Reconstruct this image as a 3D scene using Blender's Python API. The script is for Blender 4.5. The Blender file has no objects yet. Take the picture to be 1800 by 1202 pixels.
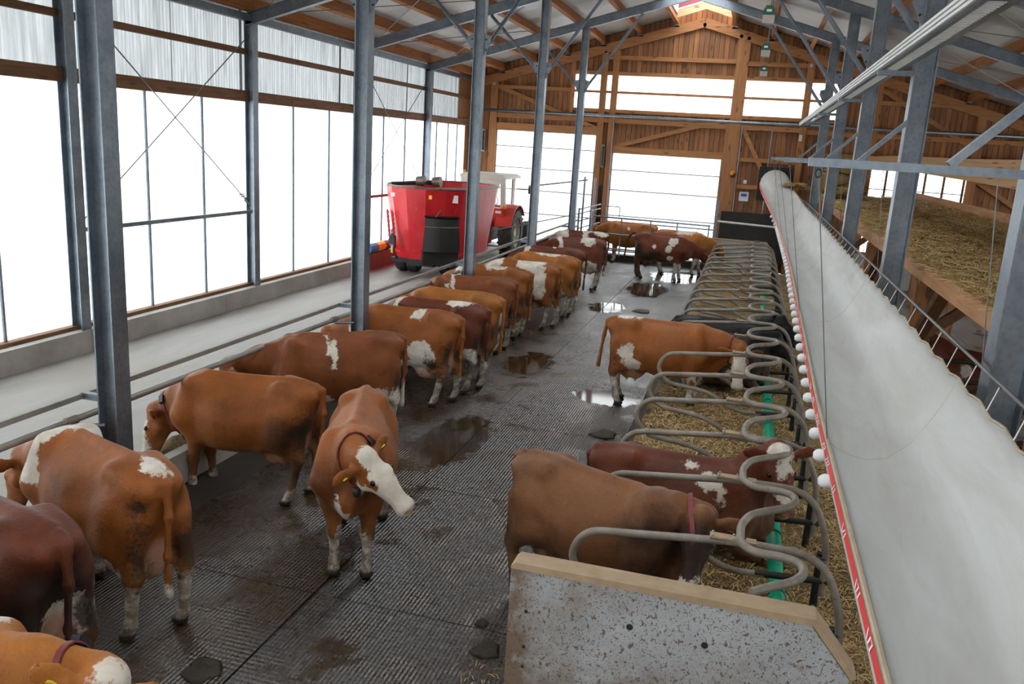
import bpy, math, random
import numpy as np
from mathutils import Vector, Matrix

R = random.Random(7)
scene = bpy.context.scene
COL = scene.collection

# ------------------------------------------------------------------ camera, sky, exposure
CAM_H = 3.95
YAW, PITCH, ROLL, FPX = -0.26264, 0.23269, -0.060649, 1480.07
cam_data = bpy.data.cameras.new('camera')
cam_data.sensor_fit = 'HORIZONTAL'
cam_data.sensor_width = 36.0
cam_data.lens = 36.0 * FPX / 1800.0
cam_data.clip_start = 0.05
cam_data.clip_end = 500
cam_data.dof.use_dof = False
cam = bpy.data.objects.new('camera', cam_data)
COL.objects.link(cam)


def _cam_matrix():
    f = Vector((math.sin(YAW) * math.cos(PITCH), math.cos(YAW) * math.cos(PITCH), -math.sin(PITCH)))
    r = Vector((math.cos(YAW), -math.sin(YAW), 0))
    d = f.cross(r)
    r2 = math.cos(ROLL) * r + math.sin(ROLL) * d
    d2 = -math.sin(ROLL) * r + math.cos(ROLL) * d
    m = Matrix((r2, -d2, -f)).transposed().to_4x4()
    m.translation = Vector((0, 0, CAM_H))
    return m


cam.matrix_world = _cam_matrix()
scene.camera = cam

world = bpy.data.worlds.new('overcast_sky')
scene.world = world
world.use_nodes = True
bg = world.node_tree.nodes['Background']
bg.inputs['Color'].default_value = (0.93, 0.97, 1.0, 1)
bg.inputs['Strength'].default_value = 5.0
scene.view_settings.view_transform = 'Standard'
scene.view_settings.look = 'None'
scene.view_settings.exposure = 0.42
scene.view_settings.gamma = 1.0
scene.view_settings.use_curve_mapping = False
scene.cycles.max_bounces = 10
scene.cycles.diffuse_bounces = 6
scene.cycles.transparent_max_bounces = 16
scene.cycles.sample_clamp_indirect = 6.0
scene.cycles.use_denoising = True


# ------------------------------------------------------------------ materials
def srgb(r, g, b):
    def c(v):
        v /= 255.0
        return v / 12.92 if v <= 0.04045 else ((v + 0.055) / 1.055) ** 2.4
    return (c(r), c(g), c(b), 1.0)


class NT:
    def __init__(self, name):
        self.m = bpy.data.materials.new(name)
        self.m.use_nodes = True
        self.t = self.m.node_tree
        self.p = self.t.nodes['Principled BSDF']
        self.out = self.t.nodes['Material Output']

    def n(self, kind, **kw):
        nd = self.t.nodes.new(kind)
        for k, v in kw.items():
            if hasattr(nd, k):
                setattr(nd, k, v)
        return nd

    def l(self, a, b):
        self.t.links.new(a, b)

    def coord(self, which='Object', scale=(1, 1, 1), rot=(0, 0, 0)):
        tc = self.n('ShaderNodeTexCoord')
        mp = self.n('ShaderNodeMapping')
        mp.inputs['Scale'].default_value = scale
        mp.inputs['Rotation'].default_value = rot
        self.l(tc.outputs[which], mp.inputs['Vector'])
        return mp.outputs['Vector']

    def pos(self, scale=(1, 1, 1)):
        g = self.n('ShaderNodeNewGeometry')
        mp = self.n('ShaderNodeMapping')
        mp.inputs['Scale'].default_value = scale
        self.l(g.outputs['Position'], mp.inputs['Vector'])
        return mp.outputs['Vector']

    def noise(self, vec, scale, detail=4, rough=0.6, dist=0.0):
        nd = self.n('ShaderNodeTexNoise')
        nd.inputs['Scale'].default_value = scale
        nd.inputs['Detail'].default_value = detail
        nd.inputs['Roughness'].default_value = rough
        nd.inputs['Distortion'].default_value = dist
        if vec is not None:
            self.l(vec, nd.inputs['Vector'])
        return nd.outputs['Fac']

    def ramp(self, fac, stops):
        nd = self.n('ShaderNodeValToRGB')
        el = nd.color_ramp.elements
        while len(el) < len(stops):
            el.new(0.5)
        for e, (p, c) in zip(el, stops):
            e.position = p
            e.color = c if len(c) == 4 else (*c, 1)
        self.l(fac, nd.inputs['Fac'])
        return nd.outputs['Color']

    def mapr(self, fac, a, b, c=0.0, d=1.0, smooth=False):
        nd = self.n('ShaderNodeMapRange')
        nd.inputs['From Min'].default_value = a
        nd.inputs['From Max'].default_value = b
        nd.inputs['To Min'].default_value = c
        nd.inputs['To Max'].default_value = d
        if smooth:
            nd.interpolation_type = 'SMOOTHSTEP'
        self.l(fac, nd.inputs['Value'])
        return nd.outputs['Result']

    def math(self, op, a, b=None):
        nd = self.n('ShaderNodeMath', operation=op)
        for i, v in enumerate((a, b)):
            if v is None:
                continue
            if isinstance(v, (int, float)):
                nd.inputs[i].default_value = v
            else:
                self.l(v, nd.inputs[i])
        return nd.outputs[0]

    def mix(self, fac, a, b, blend='MIX'):
        nd = self.n('ShaderNodeMix', data_type='RGBA', blend_type=blend)
        for s, v in (('Factor', fac), ('A', a), ('B', b)):
            sock = [i for i in nd.inputs if i.name == s and (i.type == 'VALUE' if s == 'Factor' else i.type == 'RGBA')][0]
            if isinstance(v, (int, float)):
                sock.default_value = v
            elif isinstance(v, tuple):
                sock.default_value = v
            else:
                self.l(v, sock)
        return [o for o in nd.outputs if o.type == 'RGBA'][0]

    def bump(self, h, strength=0.3, dist=0.02, prev=None):
        nd = self.n('ShaderNodeBump')
        nd.inputs['Strength'].default_value = strength
        nd.inputs['Distance'].default_value = dist
        self.l(h, nd.inputs['Height'])
        if prev is not None:
            self.l(prev, nd.inputs['Normal'])
        self.l(nd.outputs['Normal'], self.p.inputs['Normal'])
        return nd.outputs['Normal']

    def base(self, c):
        if isinstance(c, tuple):
            self.p.inputs['Base Color'].default_value = c
        else:
            self.l(c, self.p.inputs['Base Color'])

    def set(self, **kw):
        for k, v in kw.items():
            sock = self.p.inputs[k.replace('_', ' ')]
            if isinstance(v, (int, float, tuple)):
                sock.default_value = v
            else:
                self.l(v, sock)


M = {}


def simple(name, col, rough=0.6, metal=0.0, var=0.25, scale=6.0, bump=0.1, spec=0.5, dark=None):
    t = NT(name)
    v = t.coord('Object')
    f = t.noise(v, scale, 5, 0.65)
    c1 = tuple(x * (1 - var) for x in col[:3]) + (1,) if dark is None else dark
    c2 = tuple(min(1, x * (1 + var)) for x in col[:3]) + (1,)
    t.base(t.ramp(f, [(0.25, c1), (0.75, c2)]))
    t.set(Roughness=rough, Metallic=metal)
    t.p.inputs['Specular IOR Level'].default_value = spec
    if bump:
        t.bump(t.noise(v, scale * 6, 3), bump, 0.01)
    M[name] = t.m
    return t


def make_materials():
    # galvanised steel with spangle and streaks
    t = NT('galvanised')
    v = t.pos()
    f = t.noise(v, 3.0, 6, 0.7)
    vor = t.n('ShaderNodeTexVoronoi')
    vor.inputs['Scale'].default_value = 22
    t.l(v, vor.inputs['Vector'])
    c = t.ramp(f, [(0.3, srgb(104, 116, 128)), (0.7, srgb(154, 163, 171))])
    c = t.mix(0.22, c, t.ramp(vor.outputs['Distance'], [(0.0, srgb(78, 88, 100)), (0.6, srgb(150, 158, 166))]))
    streak = t.noise(t.pos((14, 14, 0.8)), 2.0, 4)
    c = t.mix(t.mapr(streak, 0.55, 0.8, 0, 0.35), c, srgb(92, 86, 80))
    t.base(c)
    t.set(Metallic=0.85, Roughness=t.mapr(f, 0.2, 0.8, 0.34, 0.52))
    M['galv'] = t.m
    # light tube steel, dusty
    t = NT('dusty_tube')
    v = t.pos()
    f = t.noise(v, 5.0, 6, 0.7)
    g = t.noise(v, 40.0, 3, 0.6)
    c = t.ramp(f, [(0.3, srgb(112, 104, 92)), (0.7, srgb(158, 150, 138))])
    c = t.mix(t.mapr(g, 0.6, 0.72, 0, 0.7), c, srgb(80, 66, 50))
    t.base(c)
    t.set(Metallic=0.25, Roughness=0.55)
    M['tube'] = t.m
    simple('rail_steel', srgb(150, 147, 140), 0.5, 0.4, 0.18, 5, 0.05)
    simple('black_rubber', srgb(30, 29, 28), 0.55, 0, 0.4, 10, 0.15)
    simple('dark_iron', srgb(50, 50, 52), 0.5, 0.3, 0.4, 8, 0.2)
    simple('wire', srgb(120, 120, 118), 0.45, 0.6, 0.2, 8, 0)
    simple('bolt', srgb(190, 195, 200), 0.35, 0.7, 0.2, 8, 0)
    # concrete
    t = NT('concrete')
    v = t.pos()
    a = t.noise(v, 1.1, 7, 0.65)
    b = t.noise(v, 26.0, 4, 0.7)
    c = t.ramp(a, [(0.3, srgb(150, 145, 138)), (0.7, srgb(186, 183, 178))])
    c = t.mix(t.mapr(b, 0.56, 0.75, 0, 0.35), c, srgb(122, 112, 98))
    t.base(c)
    t.set(Roughness=0.8)
    t.bump(b, 0.2, 0.01)
    M['concrete'] = t.m
    # drive alley floor: pale trowelled concrete with tyre dirt
    t = NT('alley_concrete')
    v = t.pos()
    a = t.noise(t.pos((1.2, 0.25, 1)), 1.0, 7, 0.65, 0.4)
    b = t.noise(v, 20.0, 4, 0.7)
    d = t.noise(v, 0.6, 5, 0.6)
    c = t.ramp(a, [(0.28, srgb(126, 120, 111)), (0.5, srgb(152, 149, 144)), (0.75, srgb(170, 169, 166))])
    c = t.mix(t.mapr(d, 0.5, 0.72, 0, 0.4), c, srgb(150, 136, 116))
    c = t.mix(t.mapr(b, 0.6, 0.72, 0, 0.4), c, srgb(122, 110, 94))
    t.base(c)
    t.set(Roughness=t.mapr(a, 0.3, 0.7, 0.5, 0.75))
    t.bump(b, 0.15, 0.01)
    M['alley'] = t.m
    # splashed concrete wall: spots and stains with a shape of their own
    t = NT('splashed_concrete')
    v = t.coord('Object')
    a = t.noise(v, 2.2, 6, 0.6)
    c = t.ramp(a, [(0.3, srgb(150, 152, 153)), (0.7, srgb(184, 188, 191))])
    spots = t.noise(t.coord('Object', (1, 1, 0.8)), 38.0, 3, 0.6, 0.6)
    c = t.mix(t.mapr(spots, 0.58, 0.62, 0, 0.9), c, srgb(100, 80, 62))
    spots2 = t.noise(v, 90.0, 2, 0.5)
    c = t.mix(t.mapr(spots2, 0.61, 0.65, 0, 0.85), c, srgb(92, 76, 60))
    st = t.noise(v, 1.4, 5, 0.7)
    c = t.mix(t.mapr(st, 0.52, 0.72, 0, 0.75), c, srgb(122, 98, 72))
    sx = t.n('ShaderNodeSeparateXYZ')
    tc = t.n('ShaderNodeTexCoord')
    t.l(tc.outputs['Object'], sx.inputs[0])
    edge = t.math('ADD', t.mapr(sx.outputs['X'], -1.05, -0.72, 1.0, 0.0, True), t.mapr(sx.outputs['Z'], 0.3, 0.95, 0.8, 0.0, True))
    edge = t.math('MULTIPLY', edge, t.mapr(t.noise(v, 7, 5), 0.3, 0.6))
    c = t.mix(t.math('MINIMUM', edge, 0.85), c, srgb(112, 86, 60))
    t.base(c)
    t.set(Roughness=0.7)
    t.bump(spots, 0.15, 0.01)
    M['splashed'] = t.m
    simple('dusty_cap', srgb(170, 146, 118), 0.85, 0, 0.2, 7, 0.2)
    # timber: sawn softwood in a few tones
    def wood(name, dark, light, axis, rnd=0.35, rough=0.7):
        t = NT(name)
        sc = {'x': (0.6, 9, 9), 'y': (9, 0.6, 9), 'z': (9, 9, 0.6)}[axis]
        g = t.n('ShaderNodeNewGeometry')
        oi = t.n('ShaderNodeObjectInfo')
        comb = t.n('ShaderNodeVectorMath', operation='ADD')
        sc_r = t.n('ShaderNodeVectorMath', operation='SCALE')
        sc_r.inputs['Scale'].default_value = 13.0
        cx = t.n('ShaderNodeCombineXYZ')
        for k in range(3):
            t.l(oi.outputs['Random'], cx.inputs[k])
        t.l(cx.outputs[0], sc_r.inputs[0])
        t.l(g.outputs['Position'], comb.inputs[0])
        t.l(sc_r.outputs[0], comb.inputs[1])
        mp = t.n('ShaderNodeMapping')
        mp.inputs['Scale'].default_value = sc
        t.l(comb.outputs[0], mp.inputs['Vector'])
        a = t.noise(mp.outputs[0], 1.6, 6, 0.65, 0.5)
        c = t.ramp(a, [(0.28, dark), (0.72, light)])
        kn = t.n('ShaderNodeTexVoronoi')
        kn.inputs['Scale'].default_value = 1.0
        mp2 = t.n('ShaderNodeMapping')
        mp2.inputs['Scale'].default_value = {'x': (1.7, 6, 6), 'y': (6, 1.7, 6), 'z': (6, 6, 1.7)}[axis]
        t.l(comb.outputs[0], mp2.inputs['Vector'])
        t.l(mp2.outputs[0], kn.inputs['Vector'])
        c = t.mix(t.mapr(kn.outputs['Distance'], 0.12, 0.2, 0.6, 0.0), c, srgb(70, 38, 18))
        tone = t.mapr(oi.outputs['Random'], 0, 1, 1 - rnd, 1 + rnd * 0.6)
        hs = t.n('ShaderNodeHueSaturation')
        t.l(tone, hs.inputs['Value'])
        t.l(c, hs.inputs['Color'])
        t.base(hs.outputs['Color'])
        t.set(Roughness=rough)
        t.bump(a, 0.2, 0.01)
        M[name] = t.m
    wood('board', srgb(122, 80, 48), srgb(172, 118, 74), 'z', 0.3)
    wood('timber_x', srgb(150, 100, 58), srgb(188, 132, 82), 'x', 0.1)
    wood('timber_z', srgb(146, 98, 58), srgb(186, 130, 82), 'z', 0.1)
    wood('timber_y', srgb(140, 84, 42), srgb(180, 118, 64), 'y', 0.12)
    wood('timber_old', srgb(96, 66, 42), srgb(136, 96, 62), 'y', 0.12)
    wood('loft_timber', srgb(150, 100, 60), srgb(190, 142, 98), 'y', 0.06)
    wood('pale_fascia', srgb(196, 150, 104), srgb(222, 184, 142), 'x', 0.05)
    # translucent sheets
    def sheet(name, col, transp, streak=False, milk=0.95):
        t = NT(name)
        t.t.nodes.remove(t.p)
        tr = t.n('ShaderNodeBsdfTransparent')
        tl = t.n('ShaderNodeBsdfTranslucent')
        df = t.n('ShaderNodeBsdfDiffuse')
        tr.inputs['Color'].default_value = (col[0], col[1], col[2], 1)
        tl.inputs['Color'].default_value = (col[0] * milk, col[1] * milk, col[2] * milk, 1)
        df.inputs['Color'].default_value = (0.75, 0.76, 0.76, 1)
        if streak:
            s = t.noise(t.pos((1, 7, 0.35)), 1.6, 5, 0.7)
            cc = t.ramp(s, [(0.3, tuple(x * 0.45 for x in col[:3])), (0.55, tuple(x * 0.75 for x in col[:3])), (0.75, col[:3])])
            t.l(cc, tr.inputs['Color'])
            t.l(cc, tl.inputs['Color'])
        m1 = t.n('ShaderNodeMixShader')
        m1.inputs[0].default_value = transp
        t.l(tl.outputs[0], m1.inputs[1])
        t.l(tr.outputs[0], m1.inputs[2])
        m2 = t.n('ShaderNodeMixShader')
        m2.inputs[0].default_value = 0.12
        t.l(m1.outputs[0], m2.inputs[1])
        t.l(df.outputs[0], m2.inputs[2])
        t.l(m2.outputs[0], t.out.inputs['Surface'])
        M[name] = t.m
    sheet('curtain', (0.92, 0.93, 0.93), 0.45)
    sheet('door_panel', (0.93, 0.94, 0.94), 0.35)
    sheet('poly_sheet', (0.21, 0.22, 0.22), 0.55, True)
    sheet('window_sheet', (0.95, 0.96, 0.96), 0.5)
    # roof sheeting
    t = NT('roof_sheet')
    a = t.noise(t.pos(), 0.8, 5, 0.6)
    t.base(t.ramp(a, [(0.3, srgb(178, 180, 177)), (0.7, srgb(206, 206, 202))]))
    t.set(Roughness=t.mapr(a, 0.3, 0.7, 0.3, 0.5))
    M['roof'] = t.m
    # rubber walkway, wet and ribbed
    t = NT('rubber_mat')
    g = t.n('ShaderNodeNewGeometry')
    sep = t.n('ShaderNodeSeparateXYZ')
    t.l(g.outputs['Position'], sep.inputs[0])
    v = t.pos()
    wet = t.noise(v, 0.42, 5, 0.6, 0.3)
    med = t.noise(v, 1.6, 6, 0.65, 0.3)
    fine = t.noise(v, 14.0, 4, 0.7)
    c = t.ramp(fine, [(0.3, srgb(46, 43, 42)), (0.7, srgb(80, 77, 76))])
    c = t.mix(t.mapr(med, 0.42, 0.64, 0, 0.8), c, srgb(60, 45, 25))
    brown = t.math('MULTIPLY', t.mapr(sep.outputs['X'], -3.25, -3.35, 0, 1), t.mapr(t.noise(v, 0.9, 5, 0.6, 0.4), 0.36, 0.56, 0.15, 0.85))
    c = t.mix(brown, c, srgb(58, 42, 22))
    c = t.mix(t.mapr(t.noise(v, 3.0, 6, 0.7, 0.6), 0.6, 0.68, 0, 0.8), c, srgb(48, 42, 34))
    t.base(c)
    pud = None
    for (px, py, rx, ry) in ((-1.85, 13.1, 0.62, 0.5), (-2.0, 27.6, 1.0, 1.6), (-3.6, 14.6, 0.5, 1.0), (-3.5, 10.2, 0.45, 1.2), (-3.2, 21.0, 0.5, 0.9), (-2.6, 24.5, 0.7, 1.6)):
        dx = t.math('MULTIPLY', t.math('SUBTRACT', sep.outputs['X'], px), 1 / rx)
        dy = t.math('MULTIPLY', t.math('SUBTRACT', sep.outputs['Y'], py), 1 / ry)
        d = t.math('SQRT', t.math('ADD', t.math('MULTIPLY', dx, dx), t.math('MULTIPLY', dy, dy)))
        d = t.math('ADD', d, t.math('MULTIPLY', t.math('SUBTRACT', t.noise(v, 3.2, 5, 0.7), 0.5), 1.4))
        e = t.mapr(d, 0.85, 1.0, 1.0, 0.0, True)
        pud = e if pud is None else t.math('MAXIMUM', pud, e)
    far = t.mapr(sep.outputs['Y'], 8, 22, 0.0, 0.2)
    rough = t.mapr(t.math('ADD', wet, far), 0.35, 0.72, 0.36, 0.13)
    rough = t.math('ADD', rough, t.mapr(fine, 0.3, 0.7, -0.05, 0.08))
    rough = t.math('ADD', t.math('MULTIPLY', rough, t.math('SUBTRACT', 1.0, pud)), t.math('MULTIPLY', pud, 0.06))
    t.set(Roughness=rough)
    t.p.inputs['Specular IOR Level'].default_value = 0.8
    ribs = t.n('ShaderNodeTexWave', wave_type='BANDS', bands_direction='X', wave_profile='SIN')
    ribs.inputs['Scale'].default_value = 0.314 / 0.036
    ribs.inputs['Distortion'].default_value = 0.0
    t.l(v, ribs.inputs['Vector'])
    cross = t.n('ShaderNodeTexWave', wave_type='BANDS', bands_direction='Y', wave_profile='SIN')
    cross.inputs['Scale'].default_value = 0.314 / 0.05
    t.l(v, cross.inputs['Vector'])
    hh = t.math('ADD', ribs.outputs['Fac'], t.math('MULTIPLY', cross.outputs['Fac'], 0.35))
    hh = t.math('MULTIPLY', hh, t.mapr(med, 0.5, 0.62, 1.0, 0.25))
    hh = t.math('ADD', hh, t.math('MULTIPLY', fine, 0.7))
    hh = t.math('MULTIPLY', hh, t.math('SUBTRACT', 1.0, pud))
    t.bump(hh, 0.8, 0.008)
    M['mat'] = t.m
    simple('wet_joint', srgb(26, 24, 23), 0.3, 0, 0.4, 8, 0.2)
    simple('manure', srgb(46, 38, 28), 0.55, 0, 0.6, 14, 0.9)
    # beds and straw
    t = NT('sawdust_bed')
    v = t.pos()
    a = t.noise(v, 1.5, 6, 0.65)
    b = t.noise(v, 45.0, 4, 0.75)
    c = t.ramp(b, [(0.32, srgb(96, 72, 40)), (0.5, srgb(168, 134, 84)), (0.66, srgb(222, 194, 142))])
    c = t.mix(t.mapr(a, 0.46, 0.62, 0, 0.7), c, srgb(84, 62, 36))
    c = t.mix(t.mapr(t.noise(v, 8.0, 5, 0.7), 0.55, 0.66, 0, 0.75), c, srgb(60, 44, 26))
    t.base(c)
    t.set(Roughness=0.95)
    t.bump(t.math('ADD', b, t.math('MULTIPLY', a, 2.0)), 1.0, 0.05)
    M['sawdust'] = t.m
    t = NT('straw')
    at = t.n('ShaderNodeAttribute', attribute_name='tone')
    c = t.ramp(at.outputs['Fac'], [(0.0, srgb(150, 118, 66)), (0.5, srgb(206, 174, 112)), (1.0, srgb(240, 218, 166))])
    t.base(c)
    t.set(Roughness=0.6)
    M['straw'] = t.m
    t = NT('straw_base')
    v = t.pos((6, 1, 6))
    b = t.noise(v, 12.0, 5, 0.75)
    t.base(t.ramp(b, [(0.3, srgb(128, 100, 58)), (0.72, srgb(206, 174, 116))]))
    t.set(Roughness=0.9)
    t.bump(b, 0.9, 0.04)
    M['straw_base'] = t.m
    t = NT('fodder')
    b = t.noise(t.pos(), 30.0, 5, 0.75)
    t.base(t.ramp(b, [(0.3, srgb(74, 62, 34)), (0.72, srgb(150, 130, 84))]))
    t.set(Roughness=0.95)
    t.bump(b, 0.9, 0.04)
    M['fodder'] = t.m
    # fabric duct
    t = NT('duct_fabric')
    v = t.pos()
    a = t.noise(t.pos((3, 0.5, 3)), 1.0, 6, 0.65, 0.5)
    b = t.noise(v, 60, 3)
    c = t.ramp(a, [(0.3, srgb(180, 179, 174)), (0.7, srgb(200, 202, 201))])
    c = t.mix(t.mapr(t.noise(t.pos((5, 0.7, 5)), 1.2, 6, 0.7, 0.8), 0.58, 0.75, 0, 0.45), c, srgb(172, 152, 126))
    t.base(c)
    t.set(Roughness=0.75)
    t.bump(b, 0.12, 0.005)
    M['fabric'] = t.m
    simple('duct_seam', srgb(192, 186, 174), 0.8, 0, 0.05, 8, 0)
    simple('duct_hem', srgb(176, 162, 138), 0.8, 0, 0.2, 8, 0.2)
    simple('red_print', srgb(214, 56, 52), 0.6, 0, 0.15, 5, 0)
    simple('white_print', srgb(235, 232, 228), 0.6, 0, 0.05, 5, 0)
    simple('nozzle_white', srgb(232, 234, 236), 0.5, 0, 0.06, 5, 0)
    simple('green_plastic', srgb(20, 168, 128), 0.4, 0, 0.3, 6, 0.1)
    simple('lamp_green', srgb(14, 92, 66), 0.4, 0, 0.15, 5, 0)
    simple('lamp_body', srgb(176, 168, 158), 0.5, 0, 0.12, 5, 0)
    # machinery
    t = NT('red_paint')
    v = t.pos()
    a = t.noise(v, 1.2, 6, 0.65)
    b = t.noise(t.pos((5, 5, 0.7)), 2.2, 6, 0.75)
    c = t.ramp(a, [(0.3, srgb(188, 18, 30)), (0.7, srgb(216, 30, 42))])
    c = t.mix(t.mapr(b, 0.6, 0.72, 0, 0.6), c, srgb(176, 120, 116))
    t.base(c)
    t.set(Roughness=t.mapr(b, 0.4, 0.7, 0.28, 0.5))
    M['red'] = t.m
    simple('tractor_red', srgb(196, 60, 54), 0.4, 0, 0.15, 5, 0)
    simple('cab_white', srgb(206, 204, 194), 0.5, 0, 0.08, 5, 0.05)
    simple('tyre', srgb(58, 58, 58), 0.75, 0, 0.25, 9, 0.3)
    simple('rim', srgb(170, 166, 146), 0.5, 0, 0.15, 6, 0.05)
    simple('worn_steel', srgb(120, 110, 100), 0.45, 0.5, 0.35, 6, 0.1)
    simple('blue_paint', srgb(34, 128, 190), 0.4, 0, 0.15, 5, 0)
    simple('yellow_paint', srgb(240, 186, 30), 0.45, 0, 0.12, 5, 0)
    simple('brown_paint', srgb(98, 62, 58), 0.5, 0, 0.2, 5, 0)
    simple('red_kerb_paint', srgb(142, 78, 72), 0.6, 0, 0.2, 4, 0.1)
    simple('maroon_fascia', srgb(142, 62, 68), 0.5, 0, 0.1, 4, 0)
    simple('white_trim', srgb(222, 222, 220), 0.5, 0, 0.06, 4, 0)
    simple('black_panel', srgb(24, 25, 26), 0.6, 0, 0.3, 5, 0.1)
    simple('dirty_black_panel', srgb(38, 36, 34), 0.75, 0, 0.5, 4, 0.3)
    simple('box_white', srgb(216, 216, 212), 0.5, 0, 0.05, 5, 0)
    simple('screen_blue', srgb(40, 80, 190), 0.4, 0, 0.1, 5, 0)
    simple('orange_lens', srgb(228, 140, 20), 0.4, 0, 0.1, 5, 0)
    simple('gravel', srgb(170, 170, 165), 0.9, 0, 0.2, 5, 0.2)
    # glass of the cab
    t = NT('cab_glass')
    t.base((0.9, 0.95, 0.95, 1))
    t.set(Roughness=0.03, Alpha=0.22)
    M['glass'] = t.m
    # cow parts
    simple('eye_dark', srgb(16, 10, 8), 0.12, 0, 0.1, 5, 0)
    simple('collar_red', srgb(120, 44, 46), 0.6, 0, 0.3, 30, 0.1)
    simple('collar_box', srgb(34, 36, 40), 0.4, 0, 0.2, 9, 0)
    simple('tag_yellow', srgb(226, 200, 40), 0.5, 0, 0.1, 5, 0)
    simple('tag_white', srgb(220, 216, 196), 0.5, 0, 0.1, 5, 0)
    t = NT('cow_coat')
    v = t.coord('Object')
    oi = t.n('ShaderNodeObjectInfo')
    big = t.noise(v, 1.7, 4, 0.55)
    mid = t.noise(v, 6.0, 5, 0.65, 0.4)
    hair = t.noise(t.coord('Object', (40, 90, 60)), 1.0, 3, 0.6)
    hs = t.n('ShaderNodeHueSaturation')
    t.l(oi.outputs['Color'], hs.inputs['Color'])
    val = t.math('ADD', t.mapr(big, 0.3, 0.7, 0.66, 1.2), t.mapr(mid, 0.3, 0.7, -0.1, 0.12))
    val = t.math('ADD', val, t.mapr(hair, 0.3, 0.7, -0.08, 0.08))
    t.l(val, hs.inputs['Value'])
    c = hs.outputs['Color']
    jit = t.math('ADD', t.math('MULTIPLY', t.math('SUBTRACT', t.noise(v, 7.0, 5, 0.65), 0.5), 0.22),
                 t.math('MULTIPLY', t.math('SUBTRACT', t.noise(v, 40.0, 3, 0.6), 0.5), 0.06))

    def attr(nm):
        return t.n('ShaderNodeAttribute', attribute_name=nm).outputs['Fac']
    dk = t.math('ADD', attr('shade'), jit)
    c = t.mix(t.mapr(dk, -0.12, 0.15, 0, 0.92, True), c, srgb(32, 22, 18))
    wh = t.math('ADD', attr('white'), jit)
    white_col = t.ramp(mid, [(0.3, srgb(196, 184, 166)), (0.7, srgb(226, 220, 210))])
    c = t.mix(t.mapr(wh, -0.008, 0.012, 0, 1), c, white_col)
    pk = t.math('ADD', attr('pink'), t.math('MULTIPLY', jit, 0.3))
    c = t.mix(t.mapr(pk, -0.02, 0.03, 0, 0.85), c, srgb(196, 152, 128))
    dj = t.math('ADD', t.math('MULTIPLY', t.math('SUBTRACT', t.noise(v, 5.0, 6, 0.75), 0.5), 0.45), t.math('MULTIPLY', t.math('SUBTRACT', t.noise(v, 30.0, 4, 0.7), 0.5), 0.2))
    dt = t.math('ADD', attr('dirt'), dj)
    c = t.mix(t.mapr(dt, -0.02, 0.07, 0, 0.88), c, srgb(44, 36, 28))
    sepz = t.n('ShaderNodeSeparateXYZ')
    t.l(v, sepz.inputs[0])
    ld = t.math('MULTIPLY', t.mapr(sepz.outputs['Z'], .78, .25, 0.0, 1.0), t.mapr(t.noise(v, 9.0, 6, 0.75, 0.5), 0.36, 0.56))
    c = t.mix(t.math('MULTIPLY', ld, .85), c, srgb(92, 78, 58))
    sp = t.noise(v, 22.0, 3, 0.55)
    c = t.mix(t.mapr(sp, 0.70, 0.74, 0, .8), c, srgb(50, 36, 26))
    hf = attr('hoof')
    c = t.mix(t.mapr(hf, -0.01, 0.02, 0, 0.95), c, srgb(30, 25, 21))
    t.base(c)
    t.set(Roughness=0.55)
    t.p.inputs['Specular IOR Level'].default_value = 0.26
    if 'Sheen Weight' in t.p.inputs:
        t.p.inputs['Sheen Weight'].default_value = 0.04
        t.p.inputs['Sheen Roughness'].default_value = 0.4
    nb_ = t.bump(t.noise(v, 3.6, 4, 0.55), 0.5, 0.05)
    hb = t.math('ADD', hair, t.math('MULTIPLY', mid, 0.8))
    t.bump(hb, 0.35, 0.012, nb_)
    M['coat'] = t.m


make_materials()

# ------------------------------------------------------------------ mesh helpers
ORIGIN = {}


def V(*a):
    return Vector(a)


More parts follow.
